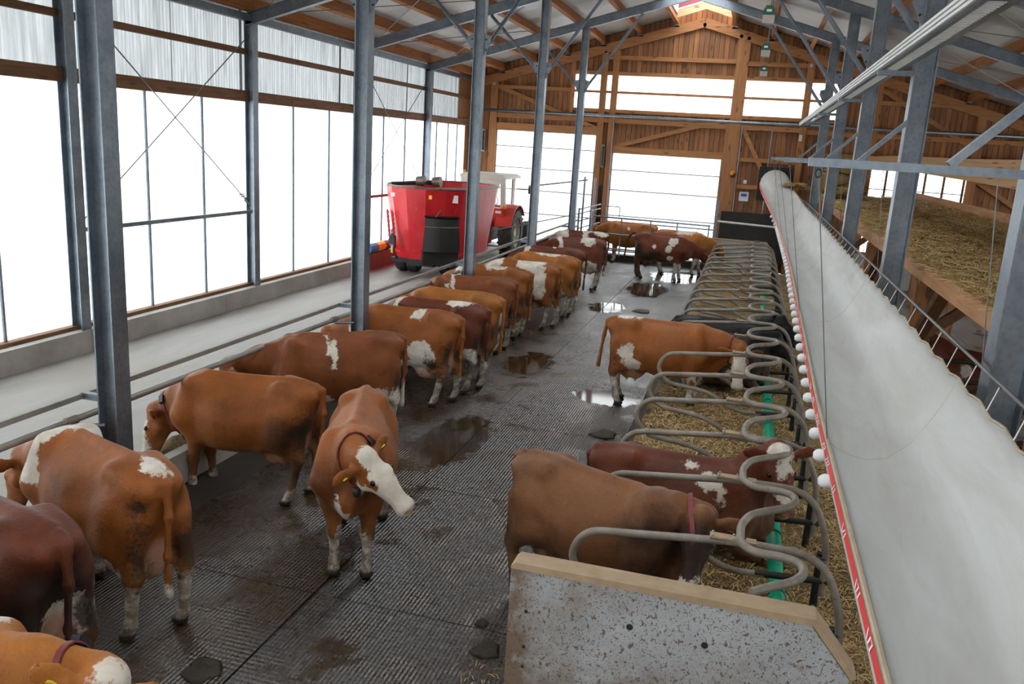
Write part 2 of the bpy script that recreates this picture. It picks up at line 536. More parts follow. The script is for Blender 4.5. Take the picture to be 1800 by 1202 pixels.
class MB:
    def __init__(self):
        self.v = []
        self.f = []

    def add(self, verts, faces):
        o = len(self.v)
        self.v.extend([tuple(p) for p in verts])
        self.f.extend([tuple(i + o for i in f) for f in faces])
        return self

    def box(self, x0, x1, y0, y1, z0, z1):
        v = [(x, y, z) for x in (x0, x1) for y in (y0, y1) for z in (z0, z1)]
        return self.add(v, [(0, 1, 3, 2), (4, 6, 7, 5), (0, 4, 5, 1), (2, 3, 7, 6), (0, 2, 6, 4), (1, 5, 7, 3)])

    def bar(self, p, q, w, h, up=(0, 0, 1)):
        """box from p to q; w across, h along up"""
        p, q = Vector(p), Vector(q)
        d = (q - p).normalized()
        up = Vector(up)
        s = d.cross(up)
        if s.length < 1e-5:
            s = d.cross(Vector((1, 0, 0)))
        s.normalize()
        u = s.cross(d).normalized()
        vs = []
        for a in (p, q):
            for i in (-1, 1):
                for j in (-1, 1):
                    vs.append(a + s * i * w / 2 + u * j * h / 2)
        return self.add(vs, [(0, 2, 3, 1), (4, 5, 7, 6), (0, 1, 5, 4), (2, 6, 7, 3), (0, 4, 6, 2), (1, 3, 7, 5)])

    def tube(self, path, r, n=8, closed=False, caps=True):
        path = [Vector(p) for p in path]
        m = len(path)
        rr = r if isinstance(r, (list, tuple)) else [r] * m
        rings = []
        prev = None
        for i, p in enumerate(path):
            a = path[(i - 1) % m] if (closed or i > 0) else p
            b = path[(i + 1) % m] if (closed or i < m - 1) else p
            d = (b - a).normalized()
            if prev is None:
                ref = Vector((0, 0, 1)) if abs(d.z) < 0.9 else Vector((1, 0, 0))
                s = d.cross(ref).normalized()
            else:
                s = (prev - d * prev.dot(d)).normalized()
            prev = s
            t = d.cross(s)
            rings.append([p + (s * math.cos(2 * math.pi * k / n) + t * math.sin(2 * math.pi * k / n)) * rr[i] for k in range(n)])
        vs = [v for ring in rings for v in ring]
        fs = []
        for i in range(m if closed else m - 1):
            j = (i + 1) % m
            for k in range(n):
                l = (k + 1) % n
                fs.append((i * n + k, i * n + l, j * n + l, j * n + k))
        if caps and not closed:
            fs.append(tuple(range(n))[::-1])
            fs.append(tuple((m - 1) * n + k for k in range(n)))
        return self.add(vs, fs)

    def cyl(self, p, q, r, n=16):
        return self.tube([p, q], r, n)

    def loft(self, rings, close_u=True, caps=True):
        n = len(rings[0])
        vs = [v for ring in rings for v in ring]
        fs = []
        for i in range(len(rings) - 1):
            for k in range(n if close_u else n - 1):
                l = (k + 1) % n
                fs.append((i * n + k, i * n + l, (i + 1) * n + l, (i + 1) * n + k))
        if caps and close_u:
            fs.append(tuple(range(n))[::-1])
            fs.append(tuple((len(rings) - 1) * n + k for k in range(n)))
        return self.add(vs, fs)

    def prism(self, poly, a, b, axis='y'):
        """poly of 2D points extruded from a to b along axis"""
        def P(u, w, t):
            return {'y': (u, t, w), 'x': (t, u, w), 'z': (u, w, t)}[axis]
        n = len(poly)
        vs = [P(u, w, a) for u, w in poly] + [P(u, w, b) for u, w in poly]
        fs = [tuple(range(n)), tuple(range(2 * n - 1, n - 1, -1))]
        for k in range(n):
            l = (k + 1) % n
            fs.append((k, k + n, l + n, l))
        return self.add(vs, fs)

    def ibeam(self, p, q, depth_dir, depth, width, tf=0.012, tw=0.009):
        p, q = Vector(p), Vector(q)
        d = (q - p).normalized()
        dd = Vector(depth_dir)
        dd = (dd - d * dd.dot(d)).normalized()
        for s in (-1, 1):
            o = dd * s * (depth / 2 - tf / 2)
            self.bar(p + o, q + o, width, tf, dd)
        self.bar(p, q, tw, depth - 2 * tf, dd)
        return self

    def sphere(self, c, r, n=10, m=7, sc=(1, 1, 1)):
        c = Vector(c)
        vs = [c + Vector((0, 0, r * sc[2]))]
        for i in range(1, m):
            th = math.pi * i / m
            for k in range(n):
                ph = 2 * math.pi * k / n
                vs.append(c + Vector((r * sc[0] * math.sin(th) * math.cos(ph), r * sc[1] * math.sin(th) * math.sin(ph), r * sc[2] * math.cos(th))))
        vs.append(c - Vector((0, 0, r * sc[2])))
        fs = []
        for k in range(n):
            fs.append((0, 1 + k, 1 + (k + 1) % n))
            for i in range(m - 2):
                a, b = 1 + i * n, 1 + (i + 1) * n
                fs.append((a + k, b + k, b + (k + 1) % n, a + (k + 1) % n))
            fs.append((len(vs) - 1, 1 + (m - 2) * n + (k + 1) % n, 1 + (m - 2) * n + k))
        return self.add(vs, fs)

    def build(self, name, mat, parent=None, smooth=False, origin=None):
        """coordinates are world coordinates; the object's origin goes to `origin` (top level)"""
        if parent is not None:
            o = ORIGIN[parent.name]
        else:
            o = Vector(origin) if origin is not None else Vector((0, 0, 0))
        me = bpy.data.meshes.new(name)
        me.from_pydata([(a - o[0], b - o[1], c - o[2]) for a, b, c in self.v], [], self.f)
        me.materials.append(M[mat])
        if smooth:
            me.polygons.foreach_set('use_smooth', [True] * len(me.polygons))
            if smooth == 'auto':
                me.set_sharp_from_angle(angle=math.radians(38))
        me.update()
        ob = bpy.data.objects.new(name, me)
        COL.objects.link(ob)
        if parent is not None:
            ob.parent = parent
        else:
            ob.location = o
        ORIGIN[ob.name] = Vector(o)
        return ob


def tag(o, label=None, cat=None, group=None, kind=None):
    if label:
        o['label'] = label
    if cat:
        o['category'] = cat
    if group:
        o['group'] = group
    if kind:
        o['kind'] = kind
    return o


def thing(name, label, cat, loc=(0, 0, 0), group=None, kind=None):
    o = bpy.data.objects.new(name, None)
    o.empty_display_size = 0.2
    COL.objects.link(o)
    o.location = loc
    ORIGIN[o.name] = Vector(loc)
    return tag(o, label, cat, group, kind)


def box(name, mat, parent, *b):
    return MB().box(*b).build(name, mat, parent)


def arc_path(pts, rad, seg=6):
    """round the corners of a polyline"""
    pts = [Vector(p) for p in pts]
    out = [pts[0]]
    for i in range(1, len(pts) - 1):
        a, b, c = pts[i - 1], pts[i], pts[i + 1]
        r = rad[i] if isinstance(rad, (list, tuple)) else rad
        d1 = (a - b)
        d2 = (c - b)
        r = min(r, d1.length * 0.49, d2.length * 0.49)
        p, q = b + d1.normalized() * r, b + d2.normalized() * r
        for k in range(seg + 1):
            t = k / seg
            out.append(p * (1 - t) ** 2 + b * 2 * t * (1 - t) + q * t ** 2)
    out.append(pts[-1])
    return out


# ------------------------------------------------------------------ layout of the barn
X_WALL = -10.35          # glazed side wall
X_RIGHT = 12.9
X_RIDGE = -2.2
Y_GABLE = 31.0
Y_FRONT = -6.0
SLOPE = 0.283
ALLEY_Z = 0.2
FRAMES = [6.05 + 5.0 * k for k in range(5)]


def raf_z(x):            # underside of the steel rafters
    return 8.23 - SLOPE * abs(x - X_RIDGE)


def roof_z(x):           # underside of the roof sheets
    return raf_z(x) + 0.52


# ---- ground and floors
MB().box(-80, 80, -60, 120, -0.35, -0.25).build('ground_outside', 'gravel')
tag(bpy.data.objects['ground_outside'], 'pale gravel yard around the barn', 'ground', kind='structure')
fl = MB().box(-5.56, 13.0, Y_FRONT, Y_GABLE, -0.2, -0.012).build('floor', 'wet_joint')
tag(fl, 'dark wet walkway floor under the rubber mats', 'floor', kind='structure')
for (xa, xb) in ((-5.55, -3.283), (-3.262, -1.17)):
    y = -1.6
    while y < Y_GABLE - 0.1:
        y2 = min(y + 2.54, Y_GABLE)
        MB().box(xa, xb, y + 0.006, y2 - 0.006, -0.012, 0.0).build('rubber_mat', 'mat', fl)
        y = y2
for (xa, xb) in ((2.0, 5.2), (5.22, 9.0)):
    for y in np.arange(6, 31, 5.0):
        MB().box(xa, xb, y + 0.01, y + 4.99, -0.012, 0.0).build('rubber_mat', 'mat', fl)
al = MB().box(-10.6, -5.68, Y_FRONT, Y_GABLE, -0.2, ALLEY_Z).build('floor_alley', 'alley')
tag(al, 'pale concrete feed alley beside the glazed wall', 'floor', kind='structure')
# feed kerb between cows and alley
kb = thing('feed_kerb', 'low concrete feed kerb in front of the feeding cows', 'kerb', (-5.62, 12, 0), kind='structure')
y = Y_FRONT
while y < 29:
    MB().box(-5.68, -5.55, y + 0.006, min(y + 3.0, 29.0) - 0.006, -0.1, 0.5).build('kerb_block', 'concrete', kb)
    y += 3.0
MB().prism([(-5.55, 0.0), (-5.22, 0.0), (-5.3, 0.06), (-5.55, 0.14)], Y_FRONT, 29.0, 'y').build('dirt_fillet', 'manure', kb)
# side wall kerb
kw = thing('wall_kerb', 'grey concrete kerb blocks along the foot of the glazed wall', 'kerb', (-10.15, 12, ALLEY_Z), kind='structure')
yy = [Y_FRONT, -1.0, 3.2, 7.4, 11.1, 14.8, 18.5, 21.0]
for a, b in zip(yy[:-1], yy[1:]):
    MB().box(-10.26, -10.1, a + 0.005, b - 0.005, 0.05, 0.57).build('kerb_block', 'concrete', kw)
MB().box(-10.26, -10.08, 21.0, 26.0, 0.05, 0.66).build('kerb_block', 'red_kerb_paint', kw)
MB().box(-10.26, -10.1, 26.01, 31.0, 0.05, 0.57).build('kerb_block', 'concrete', kw)

# ---- glazed side wall
wl = thing('wall_left', 'tall white translucent side wall with wooden rails', 'wall', (X_WALL, 12, 0), kind='structure')
box('sill', 'timber_old', wl, -10.46, -10.27, Y_FRONT, Y_GABLE, 0.5, 0.63)
mull = [-4.0, -0.6, 2.9, 6.3, 9.68, 12.92, 14.53, 17.93, 19.67, 22.94, 24.52, 27.19, 28.3, 29.24]
edges = [Y_FRONT] + mull + [30.2]
for a, b in zip(edges[:-1], edges[1:]):
    MB().box(-10.405, -10.4, a, b, 0.63, 4.5).build('pane', 'curtain', wl)
for m_ in mull:
    MB().tube([(-10.36, m_, 0.6), (-10.36, m_, 4.5)], 0.028, 8).build('mullion', 'galv', wl, smooth='auto')
for a, b in zip([Y_FRONT] + FRAMES, FRAMES + [Y_GABLE]):
    MB().box(-10.44, -10.3, a, b - 0.01, 4.44, 4.66).build('rail', 'timber_old', wl)
    MB().box(-10.43, -10.32, a, b - 0.01, 5.38, 5.49).build('rail', 'timber_old', wl)


def corrugated(y0, y1, z0, z1, x, pitch=0.09, amp=0.016):
    m = MB()
    n = int((y1 - y0) / pitch * 4)
    vs, fs = [], []
    for i in range(n + 1):
        yv = y0 + (y1 - y0) * i / n
        xv = x + amp * math.sin(2 * math.pi * yv / pitch)
        vs += [(xv, yv, z0), (xv, yv, z1)]
        if i:
            fs.append((2 * i - 2, 2 * i - 1, 2 * i + 1, 2 * i))
    return m.add(vs, fs)


ys = np.arange(Y_FRONT, 29.6, 2.2)
for a in ys:
    corrugated(a, min(a + 2.25, 29.6), 4.6, 6.42, -10.47).build('corrugated_sheet', 'poly_sheet', wl, smooth=True)
MB().box(-10.5, -10.42, 29.55, 31.0, 4.6, 6.35).build('board_panel', 'board', wl)
MB().box(-10.5, -10.42, 30.2, 31.0, 0.6, 4.6).build('board_panel', 'board', wl)
box('eave_angle', 'galv', wl, -10.34, -10.22, Y_FRONT, Y_GABLE, 6.02, 6.16)
box('yellow_sign', 'yellow_paint', wl, -10.395, -10.385, 30.2, 30.5, 2.3, 2.85)
# horizontal bar and wire crosses
for (y0, y1) in ((11.15, 15.95), (21.15, 25.95)):
    w = thing('wire_brace', ('thin crossed bracing wires on the glazed wall behind the first posts' if y0 < 12 else 'thin crossed bracing wires on the glazed wall behind the red wagon'), 'wire', (-10.22, y0, 2.2))
    for (za, zb) in ((5.75, 2.3), (2.3, 5.75)):
        MB().tube([(-10.22, y0, za), (-10.22, y1, zb)], 0.011, 6).build('wire', 'wire', w)
    a, b = V(-10.22, y1, 2.3), V(-10.22, y1 - 0.42, 2.3 + 0.3)
    tb = MB()
    for s in (-0.025, 0.025):
        tb.tube([a.lerp(b, 0.25) + V(0, s * .6, s), a.lerp(b, 0.55) + V(0, s * .6, s)], 0.012, 6)
    tb.tube([a.lerp(b, 0.6) + V(0, .02, .04), a.lerp(b, .75) + V(0, .02, .04), a.lerp(b, .95) + V(0, -.02, -.03), a.lerp(b, .8) + V(0, -.02, -.03)], 0.012, 6, closed=True)
    tb.build('turnbuckle', 'dark_iron', w)
tag(MB().box(-10.24, -10.18, 11.15, 15.95, 2.15, 2.22).build('steel_rail', 'galv', origin=(-10.21, 13.5, 2.15)),
    'horizontal steel rail between two posts of the glazed wall', 'rail')
tag(MB().box(-10.24, -10.18, 21.15, 25.95, 2.2, 2.27).build('steel_rail', 'brown_paint', origin=(-10.21, 23, 2.2)),
    'dull brown horizontal rail on the glazed wall behind the wagon', 'rail')

# ---- steel frames
ordinal = ['nearest', 'second', 'third', 'fourth', 'farthest']
for k, Y in enumerate(FRAMES):
    fr = thing('steel_portal', 'grey galvanised steel roof frame with three posts, %s of the five from the camera' % ordinal[k], 'steel frame', (-2.2, Y, 0), 'galvanised roof frames')
    MB().ibeam((-10.24, Y, ALLEY_Z - 0.05), (-10.24, Y, 6.02), (1, 0, 0), 0.2, 0.2, 0.014).build('wall_post', 'galv', fr)
    MB().ibeam((-5.3, Y, -0.05), (-5.3, Y, raf_z(-5.3) + 0.02), (1, 0, 0), 0.2, 0.19, 0.014).build('feed_post', 'galv', fr)
    MB().ibeam((1.74, Y, -0.05), (1.74, Y, raf_z(1.74) + 0.02), (1, 0, 0), 0.23, 0.22, 0.014).build('inner_post', 'galv', fr)
    nL = Vector((-SLOPE, 0, 1)).normalized()
    nR = Vector((SLOPE, 0, 1)).normalized()
    hd = 0.12
    MB().ibeam(V(-10.36, Y, raf_z(-10.36)) + nL * hd, V(-2.2, Y, raf_z(-2.2)) + nL * hd, nL, 0.24, 0.14, 0.014).build('rafter', 'galv', fr)
    MB().ibeam(V(-2.2, Y, raf_z(-2.2)) + nR * hd, V(12.8, Y, raf_z(12.8)) + nR * hd, nR, 0.24, 0.14, 0.014).build('rafter', 'galv', fr)
    MB().ibeam((12.75, Y, 0), (12.75, Y, raf_z(12.7)), (1, 0, 0), 0.2, 0.2).build('outer_post', 'galv', fr)
    for (p, q) in (((-5.2, Y, 5.66), (-3.66, Y, raf_z(-3.66))), ((-5.4, Y, 5.66), (-6.7, Y, raf_z(-6.7))),
                   ((1.63, Y, 5.4), (-0.08, Y, raf_z(-0.08)))):
        b = MB()
        b.bar(p, q, 0.008, 0.09, (0, 1, 0))
        b.bar(V(*p) + V(0, 0.045, 0), V(*q) + V(0, 0.045, 0), 0.08, 0.008, (0, 1, 0))
        b.build('knee_brace', 'galv', fr)
    # gusset plates and bolts at the knees
    for (x, s) in ((-5.2, 1), (-5.4, -1), (1.63, -1)):
        g = MB().prism([(x, 5.5), (x + s * .13, 5.74), (x + s * .13, 5.86), (x, 5.9)], Y - 0.05, Y - 0.04, 'y').build('gusset', 'galv', fr)
        for dz in (5.62, 5.8):
            MB().cyl((x + s * .04, Y - .066, dz), (x + s * .04, Y - .04, dz), 0.018, 6).build('bolt', 'dark_iron', g)
    # web stiffeners above the posts
    for x in (-5.3, 1.74, -0.2):
        n_ = nL if x < X_RIDGE else nR
        c_ = V(x, Y, raf_z(x)) + n_ * hd
        MB().bar(c_ - n_ * 0.11, c_ + n_ * 0.11, 0.012, 0.13, (0, 1, 0)).build('stiffener', 'galv', fr)
    # cantilever arm carrying the duct wires
    MB().bar((0.33 if k < 4 else 0.5, Y - 0.14, 3.94), (4.9, Y - 0.14, 3.94), 0.05, 0.055).build('arm', 'galv', fr)
    MB().bar((1.17, Y - 0.1, 3.97), (1.64, Y - 0.1, 4.45), 0.05, 0.075, (0, 1, 0)).build('arm_brace', 'galv', fr)
    # base plate of the feed post
    MB().box(-5.45, -5.15, Y - .15, Y + .15, -0.02, 0.02).build('base_plate', 'galv', fr)

# ---- roof: sheets, purlins, ridge light
rf = thing('ceiling', 'pale grey sheet roof on wooden purlins', 'roof', (X_RIDGE, 12, 8.5), kind='structure')
pl_x = [-10.2, -9.25, -8.05, -6.85, -5.6, -4.35, -3.15]
pr_x = [-1.2, 0.05, 1.3, 2.55, 3.8, 5.05, 6.3, 7.55, 8.8, 10.05, 11.3, 12.6]
for x in pl_x + pr_x:
    z0 = raf_z(x) + 0.25
    s = 1 if x < X_RIDGE else -1
    for (a, b) in ((Y_FRONT, 6.05), (6.05, 16.05), (16.05, 26.05), (26.05, 30.96)):
        n_ = Vector((-SLOPE * s, 0, 1)).normalized()
        MB().bar(V(x, a, z0) + n_ * 0.13, V(x, b - 0.01, z0) + n_ * 0.13, 0.12, 0.26, n_).build('purlin', 'timber_y', rf)


def roof_strip(x0, x1, y0, y1):
    m = MB()
    n = max(2, int(abs(x1 - x0)))
    vs = []
    th = 0.05
    for (x) in (x0, x1):
        for yv in (y0, y1):
            for t in (0, th):
                vs.append((x, yv, roof_z(x) + t))
    m.add(vs, [(0, 1, 3, 2), (4, 6, 7, 5), (0, 4, 5, 1), (2, 3, 7, 6), (0, 2, 6, 4), (1, 5, 7, 3)])
    return m


for i, yv in enumerate(np.arange(Y_FRONT, 31.3, 1.0)):
    y2 = min(yv + 0.995, 31.3)
    roof_strip(-10.9, -3.18, yv, y2).build('roof_panel', 'roof', rf)
    roof_strip(-1.18, 13.2, yv, y2).build('roof_panel', 'roof', rf)
# small overlap ribs of the sheets
# ridge light: kerb boards and a shallow translucent gable
rl = thing('window_ridge', 'bright ridge skylight over the middle of the barn', 'skylight', (X_RIDGE, 12, 8.5), kind='structure')
for (x, s) in ((-3.16, 1), (-1.2, -1)):
    MB().box(x - .03, x + .03, Y_FRONT, 30.6, roof_z(x) - 0.02, roof_z(x) + 0.42).build('kerb_board', 'pale_fascia', rl)
    MB().box(x + s * .04 - .012, x + s * .04 + .012, Y_FRONT, 30.6, roof_z(x) + 0.0, roof_z(x) + 0.44).build('trim', 'white_trim', rl)
zk = roof_z(-3.15) + 0.42
for i, yv in enumerate(np.arange(Y_FRONT, 30.6, 1.2)):
    y2 = min(yv + 1.19, 30.6)
    for (xa, za, xb, zb) in ((-3.16, zk, -2.18, zk + 0.28), (-2.18, zk + 0.28, -1.2, zk)):
        MB().add([(xa, yv, za), (xb, yv, zb), (xb, y2, zb), (xa, y2, za)], [(0, 1, 2, 3)]).build('pane', 'window_sheet', rl)
    MB().tube([(-3.16, yv, zk), (-2.18, yv, zk + 0.28), (-1.2, yv, zk)], 0.02, 6).build('glazing_bar', 'white_trim', rl)
zf = roof_z(-3.15)
MB().prism([(-3.13, zf - 0.12), (-2.18, zf + 0.17), (-1.22, zf - 0.12), (-1.22, zf + 0.12), (-2.18, zf + 0.41), (-3.13, zf + 0.12)], 30.5, 30.56, 'y').build('end_fascia', 'pale_fascia', rl)
MB().prism([(-3.13, zf + 0.12), (-2.18, zf + 0.41), (-1.22, zf + 0.12), (-1.22, zf + 0.17), (-2.18, zf + 0.46), (-3.13, zf + 0.17)], 30.48, 30.54, 'y').build('end_trim', 'white_trim', rl)
MB().prism([(-3.13, zf + 0.17), (-2.18, zf + 0.46), (-1.22, zf + 0.17), (-1.22, zf + 0.42), (-2.18, zf + 0.7), (-3.13, zf + 0.42)], 30.5, 30.56, 'y').build('end_panel', 'maroon_fascia', rl)

# roof cross wires under the purlins
for k in range(4):
    for (xa, xb, tx) in ((-9.8, -5.6, 'left'), (2.6, 7.0, 'right')):
        w = thing('roof_wire', 'thin crossed roof bracing wires %s the %s steel frame, %s half of the roof' % ('just behind', ordinal[k], tx), 'wire', (xa, FRAMES[k], raf_z(xa)))
        for (p, q) in ((xa, xb), (xb, xa)):
            MB().tube([(p, FRAMES[k] + .1, raf_z(p) + .12), (q, FRAMES[k + 1] - .1, raf_z(q) + .12)], 0.01, 5).build('wire', 'wire', w)

# ---- back gable
gb = thing('wall_back', 'timber gable wall of vertical brown boards with framing', 'wall', (X_RIDGE, Y_GABLE, 0), kind='structure')
OPEN = [(-9.4, -5.62, 0.0, 4.38), (-5.0, -1.14, 0.0, 3.8), (-6.6, 2.45, 5.3, 6.46), (3.62, 6.7, 2.5, 3.8), (3.2, 4.6, 1.0, 1.75)]
x = -10.42
bw = 0.172
meshes = {}
while x < 12.9:
    x2 = x + bw - 0.012
    xc = (x + x2) / 2
    top = roof_z(xc) - 0.02
    segs = [(0.0, top)]
    for (a, b, z0, z1) in OPEN:
        if x2 > a and x < b:
            ns = []
            for (p, q) in segs:
                if q <= z0 or p >= z1:
                    ns.append((p, q))
                    continue
                if p < z0:
                    ns.append((p, z0))
                if q > z1:
                    ns.append((z1, q))
            segs = ns
    for (p, q) in segs:
        if q - p > 0.05:
            dy = R.uniform(-0.008, 0.008)
            MB().box(x, x2, Y_GABLE + dy, Y_GABLE + 0.03 + dy, p, q).build('board', 'board', gb)
    x += bw
# weather skin behind the board joints, cut around the openings
skin = MB()
for (a, b, z0, z1) in ((-10.5, -9.4, 0, None), (-9.4, -5.62, 4.38, 5.3), (-9.4, -6.6, 5.3, None), (-5.62, -5.0, 0, 5.3), (-5.0, -1.14, 3.8, 5.3), (-1.14, 3.2, 0, 5.3), (-6.6, X_RIDGE, 6.46, None), (X_RIDGE, 2.45, 6.46, None),
                       (2.45, 3.2, 5.3, None), (3.2, 3.62, 1.75, None), (3.2, 4.6, 0, 1.0), (3.62, 4.6, 1.75, 2.5), (4.6, 6.7, 0, 2.5), (3.62, 6.7, 3.8, None), (6.7, 13.0, 0, None)):
    t0 = z1 if z1 is not None else roof_z(a) + .02
    t1 = z1 if z1 is not None else roof_z(b) + .02
    skin.prism([(a, z0), (b, z0), (b, t1), (a, t0)], 31.05, 31.07, 'y')
skin.build('weather_skin', 'black_panel', gb)
FY0, FY1 = 30.84, 30.995


def gpost(xa, xb, z0, z1, mat='timber_z'):
    MB().box(xa, xb, FY0, FY1, z0, z1).build('stud', mat, gb)


def gbeam(xa, xb, z0, z1):
    MB().box(xa, xb, FY0 + .02, FY1, z0, z1).build('rail', 'timber_x', gb)


def gdiag(xa, za, xb, zb, h=0.14):
    MB().bar((xa, FY0 + .08, za), (xb, FY0 + .08, zb), 0.1, h).build('diagonal', 'timber_x', gb)


gpost(-10.35, -10.1, 0, 5.9)
gpost(-9.68, -9.4, 0, 6.05)
gpost(-5.62, -5.4, 0, 7.2)
gpost(-5.22, -5.0, 0, 7.3)
gpost(-1.14, -0.62, 0, 5.0)
gpost(-1.03, -0.62, 5.0, 8.0)
gpost(-6.68, -6.55, 5.0, 6.95)
gpost(1.3, 1.52, 0, 7.1)
gpost(2.42, 2.6, 5.0, 6.8)
gpost(3.5, 3.75, 0, 6.5)
gpost(6.68, 6.95, 0, 5.6)
gpost(9.6, 9.85, 0, 4.8)
gbeam(-9.4, -5.62, 4.38, 4.64)
gbeam(-5.0, -1.14, 3.8, 4.02)
gbeam(-9.4, 1.3, 4.82, 4.98)
gbeam(1.52, 12.5, 4.78, 4.92)
gbeam(-6.6, 2.5, 5.18, 5.3)
gbeam(-6.6, 2.5, 6.46, 6.58)
gbeam(-6.6, 2.5, 5.84, 5.92)
gbeam(-9.4, -6.6, 5.84, 5.97)
gbeam(-5.0, -1.03, 6.98, 7.12)
gbeam(-0.62, 1.3, 6.92, 7.06)
gbeam(-5.4, -5.22, 6.98, 7.12)
gbeam(-0.62, 1.3, 3.76, 3.9)
gbeam(-0.62, 0.2, 2.84, 2.98)
gbeam(3.75, 6.68, 5.84, 5.97)
gbeam(3.62, 6.7, 3.8, 3.95)
gbeam(6.95, 9.6, 2.5, 2.64)
gbeam(-10.1, -9.68, 2.3, 2.44)
gdiag(-9.35, 5.9, -5.5, 4.55)
gdiag(-4.95, 4.0, -1.2, 5.12)
gdiag(-0.6, 4.95, 1.05, 2.1)
gdiag(3.75, 6.3, 6.7, 4.6)
gdiag(6.95, 3.6, 8.6, 2.6)
for (xa, xb) in ((-10.4, X_RIDGE), (X_RIDGE, 12.8)):
    za, zb = raf_z(xa) + 0.04, raf_z(xb) + 0.04
    MB().bar((xa, FY0 + .06, za), (xb, FY0 + .06, zb), 0.16, 0.3).build('gable_rafter', 'timber_x', gb)
for x in pl_x[1:] + pr_x[:8]:
    s = 1 if x > X_RIDGE else -1
    MB().prism([(x - .12, raf_z(x) + .14), (x + .12, raf_z(x) + .14), (x + s * .1, raf_z(x) + .34)], FY0 - .02, FY0 - .005, 'y').build('hanger', 'galv', gb)
for (x, z) in ((-2.2, 8.2), (-0.95, 7.86), (-0.7, 7.8), (-5.5, 7.2), (-9.55, 6.0), (1.4, 7.0)):
    MB().cyl((x, FY0 - .02, z), (x, FY0, z), 0.06, 8).build('bolt', 'bolt', gb)
# thin wall cable and pipes
for (x, z0, z1) in ((-0.58, 0.0, 5.0), (0.42, 2.0, 4.9), (-5.02, 0, 4.9)):
    MB().tube([(x, 30.8, z0), (x, 30.8, z1)], 0.02, 6).build('conduit', 'galv', gb)
tag(MB().tube([(-9.9, 30.55, 5.05), (12.5, 30.55, 5.05)], 0.05, 8).build('gable_pipe', 'galv', origin=(0, 30.55, 5.05), smooth=True),
    'long grey pipe running across the timber gable', 'pipe')
# doors
for n_, (xa, xb, zt, lines, lab) in enumerate(((-9.4, -5.62, 4.38, (1.39, 2.24, 3.04, 3.81), 'tall white sectional door behind the tractor'),
                                               (-5.0, -1.14, 3.8, (0.75, 1.56, 2.48, 3.19), 'wide white sectional door behind the cattle gate'))):
    d = thing('door_%d' % (n_ + 1), lab, 'door', ((xa + xb) / 2, 31.0, 0), kind='structure')
    zz = [0.0] + list(lines) + [zt]
    for a, b in zip(zz[:-1], zz[1:]):
        MB().box(xa, xb, 30.97, 30.985, a + 0.012, b - 0.012).build('panel', 'door_panel', d)
        MB().box(xa, xb, 30.955, 30.99, b - 0.016, b + 0.016).build('seam', 'wire', d)
    for xx in (xa, xb):
        MB().box(xx - .03, xx + .03, 30.93, 30.96, 0, zt).build('guide_rail', 'galv', d)
# clerestory
wn = thing('window_1', 'long white clerestory window strip across the gable', 'window', (-2, 31.03, 5.8), kind='structure')
cx = [-6.6, -5.5, -5.1, -0.85, 1.4, 2.45]
for a, b in zip(cx[:-1], cx[1:]):
    for (z0, z1) in ((5.3, 5.86), (5.88, 6.46)):
        MB().box(a, b, 31.02, 31.03, z0, z1).build('pane', 'window_sheet', wn)
wn = thing('window_2', 'barred white window above the straw loft', 'window', (5.1, 31.03, 3.1), kind='structure')
bx = [3.62, 4.25, 4.9, 5.45, 6.02, 6.62]
for a, b in zip(bx[:-1], bx[1:]):
    MB().box(a, b, 31.02, 31.03, 2.5, 3.8).build('pane', 'window_sheet', wn)
for a in bx:
    MB().box(a - .035, a + .035, 30.95, 31.01, 2.5, 3.8).build('glazing_bar', 'timber_old', wn)
MB().box(3.62, 6.7, 30.97, 30.99, 3.12, 3.15).build('cross_bar', 'dark_iron', wn)
wn = thing('window_3', 'low white barred opening under the straw loft', 'window', (3.9, 31.03, 1.4), kind='structure')
MB().box(3.2, 4.6, 31.02, 31.03, 1.0, 1.75).build('pane', 'window_sheet', wn)
for i in range(9):
    MB().tube([(3.25 + i * .16, 30.98, 1.0), (3.25 + i * .16, 30.98, 1.75)], 0.012, 5).build('bar', 'dark_iron', wn)

# ---- side and front walls that close the barn out of view
wr = thing('wall_right', 'timber side wall on the far right', 'wall', (X_RIGHT, 12, 0), kind='structure')
box('wall_panel', 'board', wr, 12.9, 12.96, Y_FRONT, 31.0, 0, 0.9)
box('pane', 'curtain', wr, 12.92, 12.94, Y_FRONT, 31.0, 0.9, 4.5)
wf = thing('wall_front', 'timber gable behind the camera', 'wall', (0, Y_FRONT, 0), kind='structure')
m = MB()
m.prism([(-10.45, 0), (12.9, 0), (12.9, roof_z(12.9)), (5, roof_z(5)), (5, 2.0), (-9.4, 2.0), (-9.4, 5.0), (-10.45, 5.0)], Y_FRONT - .04, Y_FRONT, 'y')
m.build('wall_panel', 'board', wf)
m = MB()
m.prism([(-10.45, 5.0), (5, 5.0), (5, roof_z(5)), (X_RIDGE, roof_z(X_RIDGE)), (-10.45, roof_z(-10.45))], Y_FRONT - .04, Y_FRONT, 'y')
m.build('wall_panel', 'board', wf)
box('wall_panel', 'board', wf, -9.4, 5, Y_FRONT - .03, Y_FRONT - .02, 2.0, 2.4)
box('pane', 'door_panel', wf, -9.4, 5, Y_FRONT - .03, Y_FRONT - .02, 2.4, 5.0)

# ------------------------------------------------------------------ lying boxes: bed, end walls, dividers
BED_X0, BED_X1, BED_Z = -1.16, 1.95, 0.16
D0, DP, ND = 5.92, 1.235, 19


